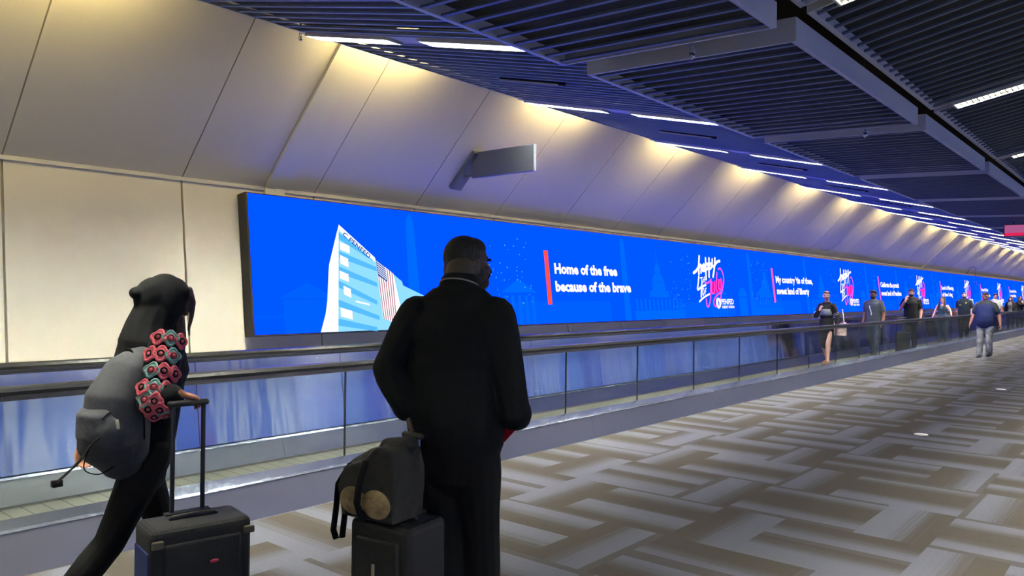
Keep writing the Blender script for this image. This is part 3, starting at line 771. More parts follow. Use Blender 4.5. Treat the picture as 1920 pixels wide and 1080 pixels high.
    def body(s, hands=None):
        mb = MB(); s.torso(mb)
        # head: skull, jaw, cheeks, nose, ears, brow ridge, chin, lips
        s.hell(mb, (0, -.012, .035), (.076, .095, .090)); s.hell(mb, (0, .020, -.030), (.060, .066, .082)); s.hell(mb, (0, .048, -.078), (.030, .032, .028))
        s.hell(mb, (0, .055, .030), (.058, .030, .018)); s.hell(mb, (.034, .055, -.022), (.026, .028, .026)); s.hell(mb, (-.034, .055, -.022), (.026, .028, .026))
        mb.loft([s.H((0, .082, .018)), s.H((0, .095, -.005)), s.H((0, .104, -.024))], [.008*s.k, .010*s.k, .0145*s.k], seg=8)
        s.hell(mb, (0, .086, -.048), (.022, .010, .010))
        for q in (-1, 1): s.hell(mb, (q*.078, -.006, -.006), (.010, .018, .032))
        nk = .052 if s.fem else .060
        mb.loft([s.S(s.T((0, .0, 1.44))), s.S(s.T((0, .004, 1.50))), s.H((0, -.018, -.045))], [nk*1.15*s.k, nk*s.k, nk*.98*s.k], seg=16)
        for sd in 'LR':
            s.arm(mb, sd)
            hk = (hands or {}).get(sd, {}); s.hand(mb, sd, **hk)
            b = 1+(s.bulk-1)*.5
            s.limb(mb, 'hip'+sd, 'kn'+sd, [(0, .088*b), (.3, .084*b), (.7, .064*b), (1, .054*b)])
            s.limb(mb, 'kn'+sd, 'an'+sd, [(0, .054*b), (.25, .056*b), (.6, .044*b), (1, .034*b)])
            mb.loft([s.S(s.J['an'+sd]), s.S(s.J['an'+sd]+V(0, .03, -.045)), s.S(s.J['an'+sd]+V(0, .13, -.06))], [(.035*s.k, .035*s.k), (.038*s.k, .035*s.k), (.035*s.k, .02*s.k)], side=(1, 0, 0))
        s.b = blob('body', mb, s.skin, s.root, s.vox, 3)
        return s
    def face(s, brow=(20, 14, 10), lips=(120, 70, 62), eye=True):
        mb = MB(); w_ = MB()
        for q in (-1, 1):
            s.hell(w_, (q*.031, .0745, .004), (.0145, .010, .0075), seg=10, rings=8)
            s.hell(mb, (q*.031, .083, .004), (.006, .004, .0062), seg=8, rings=6)
        w_.build('eye', mat('eye_white', srgb(215, 210, 205), .3), s.root, True); mb.build('iris', mat('iris', srgb(30, 18, 12), .2), s.root, True)
        mb = MB()
        for q in (-1, 1):
            mb.loft([s.H((q*.014, .088, .020)), s.H((q*.032, .088, .026)), s.H((q*.052, .076, .020))], [(.006*s.k, .004*s.k)]*3, seg=6)
        mb.build('eyebrow', mat('brow_%d' % brow[0], srgb(*brow), .8), s.root, True)
        mb = MB(); mb.loft([s.H((-.023, .086, -.050)), s.H((0, .096, -.049)), s.H((.023, .086, -.050))], [(.003*s.k, .007*s.k), (.005*s.k, .009*s.k), (.003*s.k, .007*s.k)], seg=8)
        mb.build('lips', mat('lips_%d' % lips[0], srgb(*lips), .5), s.root, True)
        return s
    def hair(s, style, m, vox=None):
        mb = MB()
        if style == 'short':
            s.hell(mb, (0, -.022, .046), (.083, .095, .090)); s.hell(mb, (0, .02, .082), (.070, .070, .050)); s.hell(mb, (0, -.045, -.01), (.074, .062, .07))
        elif style == 'buzz':
            s.hell(mb, (0, -.022, .040), (.079, .090, .088)); s.hell(mb, (0, .01, .07), (.069, .068, .05)); s.hell(mb, (0, -.042, -.018), (.075, .066, .080))
        elif style == 'tall':
            s.hell(mb, (0, -.020, .050), (.084, .096, .092)); s.hell(mb, (0, .025, .095), (.074, .070, .050)); s.hell(mb, (.02, .055, .10), (.05, .04, .03)); s.hell(mb, (0, -.045, -.005), (.076, .062, .07))
        elif style == 'tied':
            s.hell(mb, (0, -.022, .040), (.080, .094, .088)); s.hell(mb, (0, .01, .075), (.070, .070, .045)); s.hell(mb, (0, -.045, -.01), (.072, .062, .07)); s.hell(mb, (.0, -.115, .04), (.035, .035, .035))
        elif style == 'long':
            s.hell(mb, (0, -.024, .046), (.088, .098, .090)); s.hell(mb, (0, .008, .082), (.074, .074, .046))
            for q in (-1, 1):
                mb.loft([s.H((q*.07, .02, .05)), s.H((q*.088, .015, -.05)), s.H((q*.10, .03, -.16)), s.H((q*.105, .055, -.28)), s.H((q*.10, .07, -.36))], [(.026*s.k, .035*s.k), (.03*s.k, .04*s.k), (.035*s.k, .04*s.k), (.03*s.k, .034*s.k), (.014*s.k, .018*s.k)], side=(1, 0, 0))
            mb.loft([s.H((0, -.07, .04)), s.H((0, -.085, -.08)), s.H((0, -.08, -.2)), s.H((0, -.08, -.33))], [(.07*s.k, .04*s.k), (.085*s.k, .04*s.k), (.095*s.k, .035*s.k), (.07*s.k, .025*s.k)], side=(1, 0, 0))
        blob('hair', mb, m, s.root, vox or .006, 2); return s
    def beard(s, m):
        mb = MB(); s.hell(mb, (0, .030, -.072), (.060, .062, .040)); s.hell(mb, (.052, .012, -.04), (.014, .032, .045)); s.hell(mb, (-.052, .012, -.04), (.014, .032, .045))
        mb.loft([s.H((-.030, .080, -.050)), s.H((-.022, .092, -.038)), s.H((0, .100, -.036)), s.H((.022, .092, -.038)), s.H((.030, .080, -.050))], [.006*s.k]*5, seg=6)
        blob('beard', mb, m, s.root, .005, 1); return s
    def top(s, m, name='shirt', sleeve=.55, hem=.90, g=.014, neck=1.462, extra=None):
        mb = MB(); s.torso(mb, g, hem, neck)
        if sleeve > 0:
            for sd in 'LR': s.arm(mb, sd, g+.004, sleeve)
        if extra: extra(mb)
        s.shirt = blob(name, mb, m, s.root, s.vox, 3); return s
    def tank(s, m):
        mb = MB(); s.torso(mb, .012, .90, 1.32)
        for q in (-1, 1): mb.loft([s.S(s.T((q*.08, .10, 1.30))), s.S(s.T((q*.085, .06, 1.42))), s.S(s.T((q*.085, -.02, 1.455))), s.S(s.T((q*.08, -.09, 1.36)))], [(.017*s.k, .012*s.k)]*4, seg=8)
        s.shirt = blob('tank_top', mb, m, s.root, s.vox, 2); return s
    def pants(s, m, name='trousers', g=.018, to=1.0, flare=.0, waist=1.02):
        mb = MB(); s.torso(mb, g*.8, .80, waist)
        b = 1+(s.bulk-1)*.5
        for sd in 'LR':
            s.limb(mb, 'hip'+sd, 'kn'+sd, [(0, .090*b), (.3, .087*b), (.7, .068*b), (1, .058*b)], g)
            s.limb(mb, 'kn'+sd, 'an'+sd, [(0, .058*b), (.25, .060*b), (.6, .050*b+flare*.5), (1, .040*b+flare)], g, 0, to)
        blob(name, mb, m, s.root, s.vox, 3); return s
    def skirt(s, m, z=.50):
        mb = MB(); r = [((0, 0, 1.02), (.135, .105)), ((0, -.005, .92), (.185, .135)), ((0, 0, .80), (.19, .14)), ((0, .0, .65), (.175, .135)), ((0, 0, z), (.15, .125))]
        mb.loft([s.S(p) for p, _ in r], [(a*s.k, d*s.k) for _, (a, d) in r], side=(1, 0, 0), seg=24)
        blob('skirt', mb, m, s.root, s.vox, 2); return s
    def shoes(s, m, sole):
        for sd in 'LR':
            a = s.J['an'+sd]; up = max(a.z-.085, 0); tilt = -.35*min(up/.12, 1)
            F = lambda y, z: s.S(a+V(0, y*math.cos(tilt)-z*math.sin(tilt)*0, z+y*math.sin(tilt)))
            mb = MB(); mb.loft([F(-.055, -.02), F(-.02, -.012), F(.04, -.025), (F(.11, -.040)), F(.175, -.050)], [(.036*s.k, .036*s.k), (.042*s.k, .048*s.k), (.044*s.k, .040*s.k), (.047*s.k, .028*s.k), (.036*s.k, .018*s.k)], side=(1, 0, 0), seg=16)
            sh = blob('shoe', mb, m, s.root, .006, 2)
            mb = MB(); mb.loft([F(-.075, -.066), F(.05, -.070), F(.15, -.070), F(.195, -.066)], [(.036*s.k, .014*s.k), (.042*s.k, .013*s.k), (.048*s.k, .013*s.k), (.026*s.k, .010*s.k)], side=(1, 0, 0), seg=14)
            mb.build('sole', sole, sh, True)
        return s

SK_L = skin('skin_fair', (222, 170, 150)); SK_M = skin('skin_tan', (190, 136, 110)); SK_B = skin('skin_brown', (146, 98, 72)); SK_D = skin('skin_dark', (44, 29, 26))
H_BLK = mat('hair_black', srgb(5, 5, 6), .7, bump=(70, .006)); H_BRN = mat('hair_brown', srgb(46, 30, 24), .65, bump=(60, .006)); H_GRY = mat('hair_cropped_grey', srgb(92, 80, 74), .8, bump=(120, .002))
C_BLK = cloth('cloth_black', (20, 20, 22)); C_CHAR = cloth('cloth_charcoal', (66, 72, 78)); C_NAVY = cloth('cloth_navy', (38, 48, 92)); C_WHT = cloth('cloth_white', (205, 200, 195), .05)
C_GRY = cloth('cloth_grey', (135, 138, 142)); C_JEAN = cloth('cloth_dark_jean', (54, 64, 76)); C_TEAL = cloth('cloth_slate_teal', (46, 66, 78)); C_DK = cloth('cloth_darkest', (3, 3, 5)); C_JKT = cloth('jacket_black', (4, 6, 8))
SOLE_W = mat('sole_white', srgb(190, 190, 190), .6); SOLE_B = mat('sole_black', srgb(22, 22, 22), .7); SHOE = mat('shoe_black', srgb(24, 24, 26), .55)
PI = math.pi

# --- the big man in the black jacket (seen from behind)
man_loc = (-2.35, 2.40, 0)
man = Person('big person in a black jacket seen from behind, pulling a black suitcase beside the walkway', man_loc, math.radians(24), 1.865, 1.10, .03, .04,
    joints={'shL': (-2.51, 2.325, 1.495), 'shR': (-2.19, 2.47, 1.495), 'elL': (-2.575, 2.22, 1.27), 'wrL': (-2.47, 2.235, 1.095),
            'elR': (-2.11, 2.50, 1.10), 'wrR': (-2.24, 2.69, 1.04),
            'hipL': (-2.42, 2.37, .93), 'hipR': (-2.28, 2.43, .93), 'knL': (-2.40, 2.40, .52), 'knR': (-2.29, 2.50, .53), 'anL': (-2.40, 2.40, .09), 'anR': (-2.30, 2.52, .09)},
    world=True, head_yaw=math.radians(-38), head_pitch=0.04, skin_m=SK_D, vox=.006, curl=1.15, head_off=(.012, .05, -.015))
man.body({'L': dict(d=(.35, -.05, -.95), thumb=(-.2, 1, 0), palm=(1, 0, 0)), 'R': dict(d=(-.8, .5, -.35), thumb=(0, .2, 1), palm=(-.3, -1, 0), curl=1.1)}).face((10, 8, 8), (70, 42, 40)).hair('buzz', H_BLK).beard(H_BLK)
def man_x(mb):
    # loose jacket skirt and standing collar
    k = man.k
    mb.loft([man.S(man.T((0, 0, z))) for z in (.93, .98, 1.06, 1.2)], [(.196*k, .155*k), (.205*k, .162*k), (.205*k, .16*k), (.205*k, .15*k)], side=(1, 0, 0), seg=28)
    mb.loft([man.S(man.T((0, .0, 1.44))), man.S(man.T((0, .012, 1.515)))], [(.105*k, .095*k), (.088*k, .088*k)], side=(1, 0, 0), seg=24)
    for sd in 'LR': man.limb(mb, 'el'+sd, 'wr'+sd, [(0, .056), (.3, .058), (.7, .046), (.92, .042)], .010); man.limb(mb, 'sh'+sd, 'el'+sd, [(0, .062), (.5, .066), (1, .058)], .010)
man.top(C_JKT, 'jacket', 1.92, .93, .022, 1.47, man_x)
man.pants(C_DK, g=.020, flare=.02).shoes(SHOE, SOLE_B)
mb = MB(); k = man.k; ring = []
for i in range(19):
    a = PI*(1.0+i/18.0); ring.append(man.S(man.T((.082*math.cos(a), .014+.090*math.sin(a), 1.556-.030*(1-abs(math.sin(a)))))))
mb.loft(ring, [.0035]*19, seg=6); mb.build('neck_cord', mat('cord_beige', srgb(178, 166, 150), .6), man.root, True)
for q in (-1, 1):
    mb = MB(); mb.box(-.035, -.016, -.004, .035, .016, .004); o = mb.build('shoulder_tab', C_DK, man.root); o.location = man.S(man.T((q*.13, 0, 1.47)))+V(0, 0, .012); o.rotation_euler = (0, q*.5, 0)
# red folder in his hand
o = MB().box(-.07, -.006, -.10, .05, .006, .09).build('folder', mat('folder_red', srgb(205, 22, 40), .45)); o.location = (-2.285, 2.66, 1.01); o.rotation_euler = (.15, .75, math.radians(25))
tag(o, 'bright red folder corner under the right arm of the person in the black jacket', 'folder')

# --- rolling suitcase
def suitcase(loc, rz, w_, d, h, handle, label, m, extra=None, rodgap=.13, rod_m=None, group=None, gripw=None):
    t = empty('suitcase', loc, rz); mb = MB(); mb.box(-w_/2, -d/2, .055, w_/2, d/2, h); sh = mb.build('shell', m, t, bevel=.03)
    mb = MB(); mb.box(-w_/2+.035, -d/2-.022, .10, w_/2-.035, -d/2+.01, h*.56); mb.build('front_pocket', m, t, bevel=.015)
    mb = MB(); mb.box(-w_/2+.05, -d/2-.014, h*.62, w_/2-.05, -d/2+.01, h-.06); mb.build('top_pocket', m, t, bevel=.012)
    mb = MB(); mb.loft([(-w_/2+.05, -d/2-.016, h*.60), (w_/2-.05, -d/2-.016, h*.60)], [.003, .003], seg=6); mb.build('zipper', M_seam, t)
    for x in (-w_/2+.05, w_/2-.05):
        for y in (-d/2+.045, d/2-.045):
            wh = MB(); wh.prism([(y+.027*math.cos(a*PI/8), .027+.027*math.sin(a*PI/8)) for a in range(16)], 'x', x-.011, x+.011); wo = wh.build('wheel', SOLE_B, t)
            MB().box(x-.016, y-.02, .038, x+.016, y+.02, .06).build('wheel_fork', SHOE, wo)
    rod_m = rod_m or SHOE
    for x in (-rodgap/2, rodgap/2):
        mb = MB(); mb.loft([(x, d/2-.03, h-.02), (x, d/2-.03, handle)], [(.010, .007)]*2, seg=10); mb.build('handle_rod', rod_m, t, True)
    gw = gripw or rodgap/2
    mb = MB(); mb.loft([(-gw-.01, d/2-.03, handle), (gw+.01, d/2-.03, handle)], [(.016, .014)]*2, seg=12); mb.build('grip', SHOE, t, True)
    mb = MB(); mb.box(-rodgap/2-.03, d/2-.055, h-.004, rodgap/2+.03, d/2-.008, h+.008); mb.build('handle_plate', SHOE, t, bevel=.003)
    mb = MB(); mb.loft([(-.09, 0, h), (-.085, 0, h+.008), (0, 0, h+.012), (.085, 0, h+.008), (.09, 0, h)], [(.012, .005)]*5, seg=8); mb.build('carry_handle', SHOE, t, True)
    tag(t, label, 'suitcase', group); return t
C_SUIT = mat('suitcase_fabric', srgb(11, 11, 12), .75, noise=(60, .15), bump=(90, .002)); C_SUITN = mat('suitcase_navy', srgb(4, 4, 8), .6, bump=(90, .002))
sc = suitcase((-2.405, 2.13, 0), math.radians(8), .32, .24, .685, 1.0, 'dark navy upright suitcase under a black duffel, left of the person in the black jacket', C_SUITN, rodgap=.055, rod_m=mat('rod_grey', srgb(120, 126, 150), .35, .8), gripw=.035)
MB().box(-.045, .07, .93, -.02, .075, .975).build('luggage_tag', mat('tag_lime', srgb(170, 190, 60), .5), sc)
MB().box(-.006, -.152, .46, .006, -.146, .53).build('zip_pull', mat('pull_tan', srgb(150, 138, 115), .5), sc)
# duffel standing on the suitcase, leaning against the rods
t = empty('duffel_bag', (-2.415, 2.08, .69), math.radians(8)); C_DUF = mat('duffel_fabric', srgb(20, 19, 17), .8, noise=(14, .25), bump=(18, .012))
mb = MB(); mb.prism([(-.16, .005), (.115, .005), (.125, .19), (.10, .285), (.02, .30), (-.05, .235), (-.15, .205), (-.185, .12)], 'y', -.10, .09)
mb.loft([(.0, .0, .285), (.10, .02, .30)], [.035, .035]); mb.loft([(-.16, -.0, .17), (-.06, 0, .215), (.05, 0, .25)], [.05, .06, .055]); blob('bag_body', mb, C_DUF, t, .008, 9)
mb = MB(); mb.ell((-.095, -.095, .075), (.072, .024, .058)); mb.ell((.03, -.098, .075), (.075, .026, .058)); mb.ell((-.150, -.03, .075), (.022, .07, .05)); blob('mesh_pocket', mb, mat('pocket_tan', srgb(132, 114, 80), .8, noise=(22, .5), bump=(40, .006)), t, .006, 3)
mb = MB(); mb.loft([(-.03, -.098, .235), (-.035, -.125, .17), (-.035, -.140, .08), (-.03, -.115, .005)], [(.019, .006)]*4, side=(1, 0, 0), seg=8); mb.build('strap', C_DK, t, True)
mb = MB(); mb.loft([(-.16, -.05, .2), (-.205, -.07, .12), (-.215, -.07, .02), (-.22, -.08, -.07), (-.205, -.08, -.10), (-.17, -.08, -.09), (-.165, -.07, .01)], [(.008, .017)]*7, side=(1, 0, 0), seg=8); mb.build('shoulder_strap', C_DK, t, True)
tag(t, 'black duffel bag with a tan mesh pocket sitting on top of the navy suitcase', 'duffel bag')

# --- the woman in the hood
wl = (-3.60, 1.63, 0)
C_HOOD = cloth('hoodie_black', (6, 7, 9)); C_LEG = cloth('leggings_black', (3, 3, 4))
wo = Person('person in a black hood and flower-patterned sleeves walking with a grey backpack', wl, 0, 1.66, 1.02, 0, .16, True,
    joints={'shL': (-3.75, 1.66, 1.335), 'shR': (-3.40, 1.64, 1.345), 'elR': (-3.325, 1.555, 1.11), 'wrR': (-3.235, 1.62, 1.155),
            'elL': (-3.80, 1.62, 1.09), 'wrL': (-3.92, 1.50, .875),
            'hipL': (-3.69, 1.63, .86), 'hipR': (-3.51, 1.63, .86), 'knL': (-3.68, 1.76, .49), 'anL': (-3.68, 1.76, .09), 'knR': (-3.50, 1.45, .50), 'anR': (-3.50, 1.16, .20)},
    world=True, head_pitch=-.12, skin_m=SK_B, vox=.006, curl=.6, head_off=(0, -.02, -.022))
wo.body({'R': dict(d=(.25, .85, -.30), thumb=(-1, .2, .1), palm=(.1, -.2, -1), curl=1.0), 'L': dict(d=(0, -.1, -1), thumb=(0, 1, 0), palm=(1, 0, 0), curl=.6)}).face((24, 16, 14), (120, 70, 66))
def wo_x(mb):
    k = wo.k
    for sd in 'LR':
        wo.limb(mb, 'sh'+sd, 'el'+sd, [(0, .070), (.5, .072), (1, .064)], .010)
        wo.limb(mb, 'el'+sd, 'wr'+sd, [(0, .062), (.4, .058), (.66, .052)], .008, 0, .66)
    mb.loft([wo.S(wo.T((0, 0, z))) for z in (.98, 1.06, 1.2, 1.34)], [(.175*k, .14*k), (.175*k, .14*k), (.18*k, .14*k), (.18*k, .13*k)], side=(1, 0, 0), seg=24)
    mb.loft([wo.S(wo.T((0, -.01, 1.36))), wo.S(wo.T((0, .02, 1.46))), wo.H((0, -.03, -.06))], [(.13*k, .10*k), (.095*k, .095*k), (.088*k, .09*k)], side=(1, 0, 0), seg=20)
wo.top(C_HOOD, 'hoodie', 1.5, .97, .016, 1.45, wo_x)
mb = MB(); wo.hell(mb, (0, -.020, .020), (.112, .108, .140)); wo.hell(mb, (0, .018, .060), (.100, .080, .088)); wo.hell(mb, (0, -.070, .030), (.095, .090, .105)); wo.hell(mb, (0, -.050, -.060), (.104, .108, .10)); wo.hell(mb, (0, -.135, .045), (.045, .055, .036))
mb.loft([wo.H((0, -.04, -.03)), wo.H((0, -.060, -.11)), wo.H((0, -.075, -.19)), wo.H((0, -.07, -.26))], [(.100, .105), (.108, .115), (.14, .12), (.16, .11)], side=(1, 0, 0)); blob('hood', mb, C_HOOD, wo.root, .006, 8)
# fringe and long hair falling in front
mb = MB(); wo.hell(mb, (0, .062, .070), (.066, .036, .042)); wo.hell(mb, (.045, .065, .02), (.022, .030, .06)); wo.hell(mb, (-.045, .065, .02), (.022, .030, .06))
for (x, a) in ((.055, 0), (.03, .012), (-.05, 0)):
    mb.loft([wo.H((x, .075, .09)), wo.H((x, .102+a, .03)), wo.H((x*.9, .108+a, -.04)), wo.H((x*.8, .104+a, -.10)), wo.H((x*.8, .112+a, -.135))], [.018, .016, .011, .007, .004], seg=8)
for q, ln in ((1, 1), (-1, 1)):
    mb.loft([wo.H((q*.055, .04, -.06)), wo.H((q*.075, .045, -.16)), wo.H((q*.07, .05, -.28)), wo.H((q*.06, .04, -.38))], [(.028, .030), (.034, .034), (.032, .032), (.012, .016)], side=(1, 0, 0))
blob('hair', mb, H_BRN, wo.root, .005, 2)
# glasses
mb = MB()
for q in (-1, 1):
    c = [wo.H((q*.032+.024*math.cos(a*PI/6), .094, .002+.018*math.sin(a*PI/6))) for a in range(13)]; mb.loft(c, [.0022]*13, seg=6, cap=False)
    mb.loft([wo.H((q*.056, .092, .006)), wo.H((q*.078, .04, .006)), wo.H((q*.08, -.01, .0))], [.0022]*3, seg=6)
mb.loft([wo.H((-.008, .098, .004)), wo.H((.008, .098, .004))], [.002]*2, seg=6); mb.build('glasses', SHOE, wo.root, True)
mb = MB()
for q in (-1, 1):
    mb.ell(wo.H((q*.032, .096, .002)), (.022, .002, .016), wo.HR, seg=12, rings=6)
mb.build('lens', mat('lens_pale', srgb(170, 170, 175), .1, .3), wo.root, True)
wo.pants(C_LEG, 'leggings', g=.010).shoes(SHOE, SOLE_W)
# crochet flowers on both sleeves
PK = mat('yarn_coral', srgb(205, 92, 104), .9, bump=(200, .003)); TL = mat('yarn_teal', srgb(110, 150, 142), .9, bump=(200, .003)); RD = mat('yarn_dark_red', srgb(120, 32, 48), .9)
def flower(p, n, r, kind):
    n = Vector(n).normalized(); q = n.to_track_quat('Z', 'Y').to_matrix()
    mb = MB(); mats = (PK, TL) if kind else (TL, PK)
    v = []
    for i in range(25):
        a = 2*PI*i/24; rr = r*(1+.16*math.cos(4*a+.6)); v.append(p+q @ Vector((rr*math.cos(a), rr*math.sin(a), .0)))
    mb.loft(v, [.0065]*25, seg=6, cap=False); mb.ell(p, (r*.96, r*.96, .006), q, seg=16, rings=6)
    o = mb.build('crochet_flower', mats[0], wo.root, True)
    m2 = MB(); v = [p+q @ Vector((r*.42*math.cos(2*PI*i/12), r*.42*math.sin(2*PI*i/12), .0065)) for i in range(13)]; m2.loft(v, [.0042]*13, seg=6, cap=False)
    m2.build('flower_ring', C_HOOD if kind else RD, o, True)
    m3 = MB(); m3.ell(p+n*.007, (r*.26, r*.26, .006), q, seg=10, rings=6); m3.build('flower_heart', mats[1] if not kind else PK, o, True)
for sd in 'RL':
    A, B_, Cc = wo.J['sh'+sd]*wo.k, wo.J['el'+sd]*wo.k, wo.J['wr'+sd]*wo.k
    sx = 1 if sd == 'R' else -1; cnt = 0
    for (P0, P1, fr, rad) in ((A, B_, (-.05, .24, .53, .82), .086), (B_, Cc, (.06, .40), .074)):
        d = (P1-P0).normalized()
        base = Vector((sx, -.35 if sd == 'R' else 0, 0)); e1 = (base-d*base.dot(d)).normalized(); e2 = d.cross(e1)
        for i, f in enumerate(fr):
            for j in (-1, 0, 1):
                a = j*.62+(.31 if i % 2 else 0)
                if sd == 'L' and j: continue
                
                nn = e1*math.cos(a)+e2*math.sin(a); flower(P0.lerp(P1, f)+nn*rad*wo.k*.985, nn, .029, (i+j+cnt) % 3 != 0)
        cnt += 1
# backpack
bp = empty('backpack', (-3.52, 1.485, .885), .06); bp.scale = (.92, .90, .85); C_BP = mat('backpack_grey', srgb(52, 54, 60), .8, noise=(50, .12), bump=(14, .006)); C_BPD = mat('backpack_base', srgb(38, 39, 44), .75, bump=(40, .004))
mb = MB(); mb.loft([(0, .02, .02), (0, -.005, .12), (0, .0, .28), (0, .06, .43), (0, .11, .50)], [(.15, .125), (.165, .15), (.16, .14), (.135, .10), (.09, .05)], side=(1, 0, 0), seg=26); body_ = blob('main_compartment', mb, C_BP, bp, .008, 22)
mb = MB(); mb.loft([(0, -.05, .02), (0, -.10, .10), (0, -.10, .20), (0, -.075, .26)], [(.125, .06), (.14, .075), (.135, .07), (.11, .035)], side=(1, 0, 0), seg=22); mb.ell((.11, -.06, .12), (.05, .09, .10)); fpk_ = blob('front_pocket', mb, C_BP, bp, .007, 16)
mb = MB(); mb.loft([(0, .02, -.045), (0, -.01, .02), (0, -.02, .06)], [(.12, .10), (.155, .14), (.168, .155)], side=(1, 0, 0), seg=24); blob('base_panel', mb, C_BPD, bp, .008, 12)
from mathutils.bvhtree import BVHTree
def smooth_pts(P, n=6):
    P = [Vector(p) for p in P]; Q = []
    for i in range(len(P)-1):
        p0 = P[max(i-1, 0)]; p1 = P[i]; p2 = P[i+1]; p3 = P[min(i+2, len(P)-1)]
        for j in range(n):
            u = j/n; Q.append(.5*((2*p1)+(p2-p0)*u+(2*p0-5*p1+4*p2-p3)*u*u+(3*p1-p0-3*p2+p3)*u**3))
    return Q+[P[-1]]
def on_side(obj, yz, off=.002, o=1.0):
    bv = BVHTree.FromPolygons([v.co for v in obj.data.vertices], [p.vertices for p in obj.data.polygons]); out = []
    for p in yz:
        h = bv.ray_cast(Vector((o, p[0], p[1])), Vector((-o, 0, 0)))
        if h[0] is not None: out.append(h[0]+h[1]*off)
    return out
zp = on_side(body_, [(q.x, q.y) for q in smooth_pts([(.055, .08, 0), (.05, .20, 0), (.055, .32, 0), (.075, .42, 0)], 8)])
if len(zp) > 3: MB().loft(zp, [.004]*len(zp), seg=6).build('zipper', C_DK, bp, True)
bd = on_side(body_, [(.01, .285), (.07, .315)], .002)
if len(bd) == 2: MB().loft(bd, [(.003, .011)]*2, side=(1, 0, 0), seg=8).build('badge', mat('badge_salmon', srgb(150, 112, 108), .7), bp, True)
zq = on_side(fpk_, [(-.075, .19), (-.074, .15)], .003)
if len(zq) == 2: MB().loft(zq, [(.003, .009)]*2, side=(1, 0, 0), seg=6).build('zip_pull', mat('pull_grey', srgb(150, 145, 130), .5), bp, True)
zf = on_side(fpk_, [(q.x, q.y) for q in smooth_pts([(-.13, .20, 0), (-.10, .225, 0), (-.06, .225, 0), (-.03, .20, 0)], 6)])
if len(zf) > 3: MB().loft(zf, [.003]*len(zf), seg=6).build('pocket_zipper', C_DK, bp, True)
for q in (-1, 1):
    mb = MB(); mb.loft([(q*.09-.06, .09, .47), (q*.12-.10, .15, .56), (q*.12-.10, .22, .60), (q*.13-.10, .31, .50), (q*.15-.10, .30, .34), (q*.15-.06, .14, .14)], [(.026, .008)]*6, side=(1, 0, 0), seg=10); mb.build('shoulder_strap', C_DK, bp, True)
mb = MB(); lp_ = smooth_pts([(-.04, .06, .47), (-.035, .05, .515), (0, .045, .525), (.035, .05, .515), (.04, .06, .47)]); mb.loft(lp_, [(.010, .004)]*len(lp_), seg=8); mb.build('top_loop', C_DK, bp, True)
mb = MB(); lp_ = smooth_pts([(.13, -.09, .15), (.11, -.165, .09), (.08, -.205, .01), (.05, -.235, -.04), (.03, -.28, -.09)]); mb.loft(lp_, [(.012, .004)]*len(lp_), side=(1, 0, 0), seg=8); mb.box(.015, -.305, -.115, .045, -.265, -.085)
lp_ = smooth_pts([(.10, -.17, .08), (.10, -.20, -.03), (.11, -.14, -.07), (.115, -.07, -.045)]); mb.loft(lp_, [.003]*len(lp_), seg=6); mb.build('dangling_strap', C_DK, bp, True)
tag(bp, 'dark grey backpack with a dangling strap on the back of the hooded person', 'backpack')
# her suitcase
sc2 = suitcase((-3.115, 1.63, 0), math.radians(104-24), .405, .24, .65, 1.115, 'large black suitcase pushed by the hooded person, handle raised', C_SUIT, rodgap=.125)
for x in (-.18, .18): MB().box(x-.022, -.150, .585, x+.022, -.128, .615).build('corner_bumper', mat('bumper_olive', srgb(70, 66, 48), .6), sc2, bevel=.006)
MB().ell((.035, -.150, .50), (.018, .005, .008)).build('badge', mat('badge_red', srgb(150, 30, 60), .5), sc2, True)
MB().box(-.208, -.10, .10, -.200, .09, .56).build('side_panel', mat('side_blue', srgb(20, 36, 90), .6), sc2, bevel=.004)

# --- people farther off, coming this way (they face the viewer)
def far(label, x, y, **k):
    k.setdefault('vox', .009); return Person(label, (x, y, .014), PI+k.pop('turn_', 0), **k)
BH = (0, 0, 0)
# 1 woman in black top with grey panel
p = far('person in a black top with grey chest panel and dark skirt on the walkway', -6.05, 18.27, h=1.70, female=True, turn_=-.25, skin_m=SK_L, bulk=1.05, head_yaw=.5,
        joints={'elL': (-.26, -.04, 1.13), 'wrL': (-.27, .04, .88), 'elR': (.25, .06, 1.15), 'wrR': (.06, .19, 1.30), 'knL': (-.09, .08, .49), 'anL': (-.09, .10, .09), 'knR': (.08, 0, .49), 'anR': (.08, -.16, .11)}, curl=.9)
p.body({'R': dict(d=(-.5, .1, .8), thumb=(0, 0, 1), palm=(0, -1, 0))}).face((70, 50, 40), (160, 90, 84)).hair('tied', H_BRN).top(C_BLK, 'top', 1.85, .90, .014, 1.455).skirt(C_BLK, .50).shoes(mat('sandal_tan', srgb(150, 110, 90), .6), SOLE_B)
mb = MB(); mb.loft([p.S(p.T((0, .026, z))) for z in (1.17, 1.22, 1.28, 1.32)], [(.150*p.k, .130*p.k), (.156*p.k, .136*p.k), (.160*p.k, .144*p.k), (.160*p.k, .142*p.k)], side=(1, 0, 0), seg=26, cap=False); mb.build('chest_panel', C_GRY, p.root, True)
for sd in 'LR':
    for f in (.62, .74):
        a = p.J['sh'+sd].lerp(p.J['el'+sd], f)*p.k; b = p.J['sh'+sd].lerp(p.J['el'+sd], f+.05)*p.k; MB().loft([a, b], [.066, .066], cap=False).build('sleeve_stripe', C_WHT, p.root, True)
t = empty('tote_bag', (-5.76, 18.3, .70), .2); mb = MB(); mb.box(-.13, -.05, 0, .13, .05, .30); blob('bag_body', mb, mat('tote_floral', srgb(196, 168, 160), .8, noise=(20, .5)), t, .012, 5)
mb = MB(); mb.loft([(-.08, 0, .28), (-.05, 0, .55), (.05, 0, .60), (.08, 0, .28)], [(.012, .005)]*4); mb.build('strap', C_WHT, t, True)
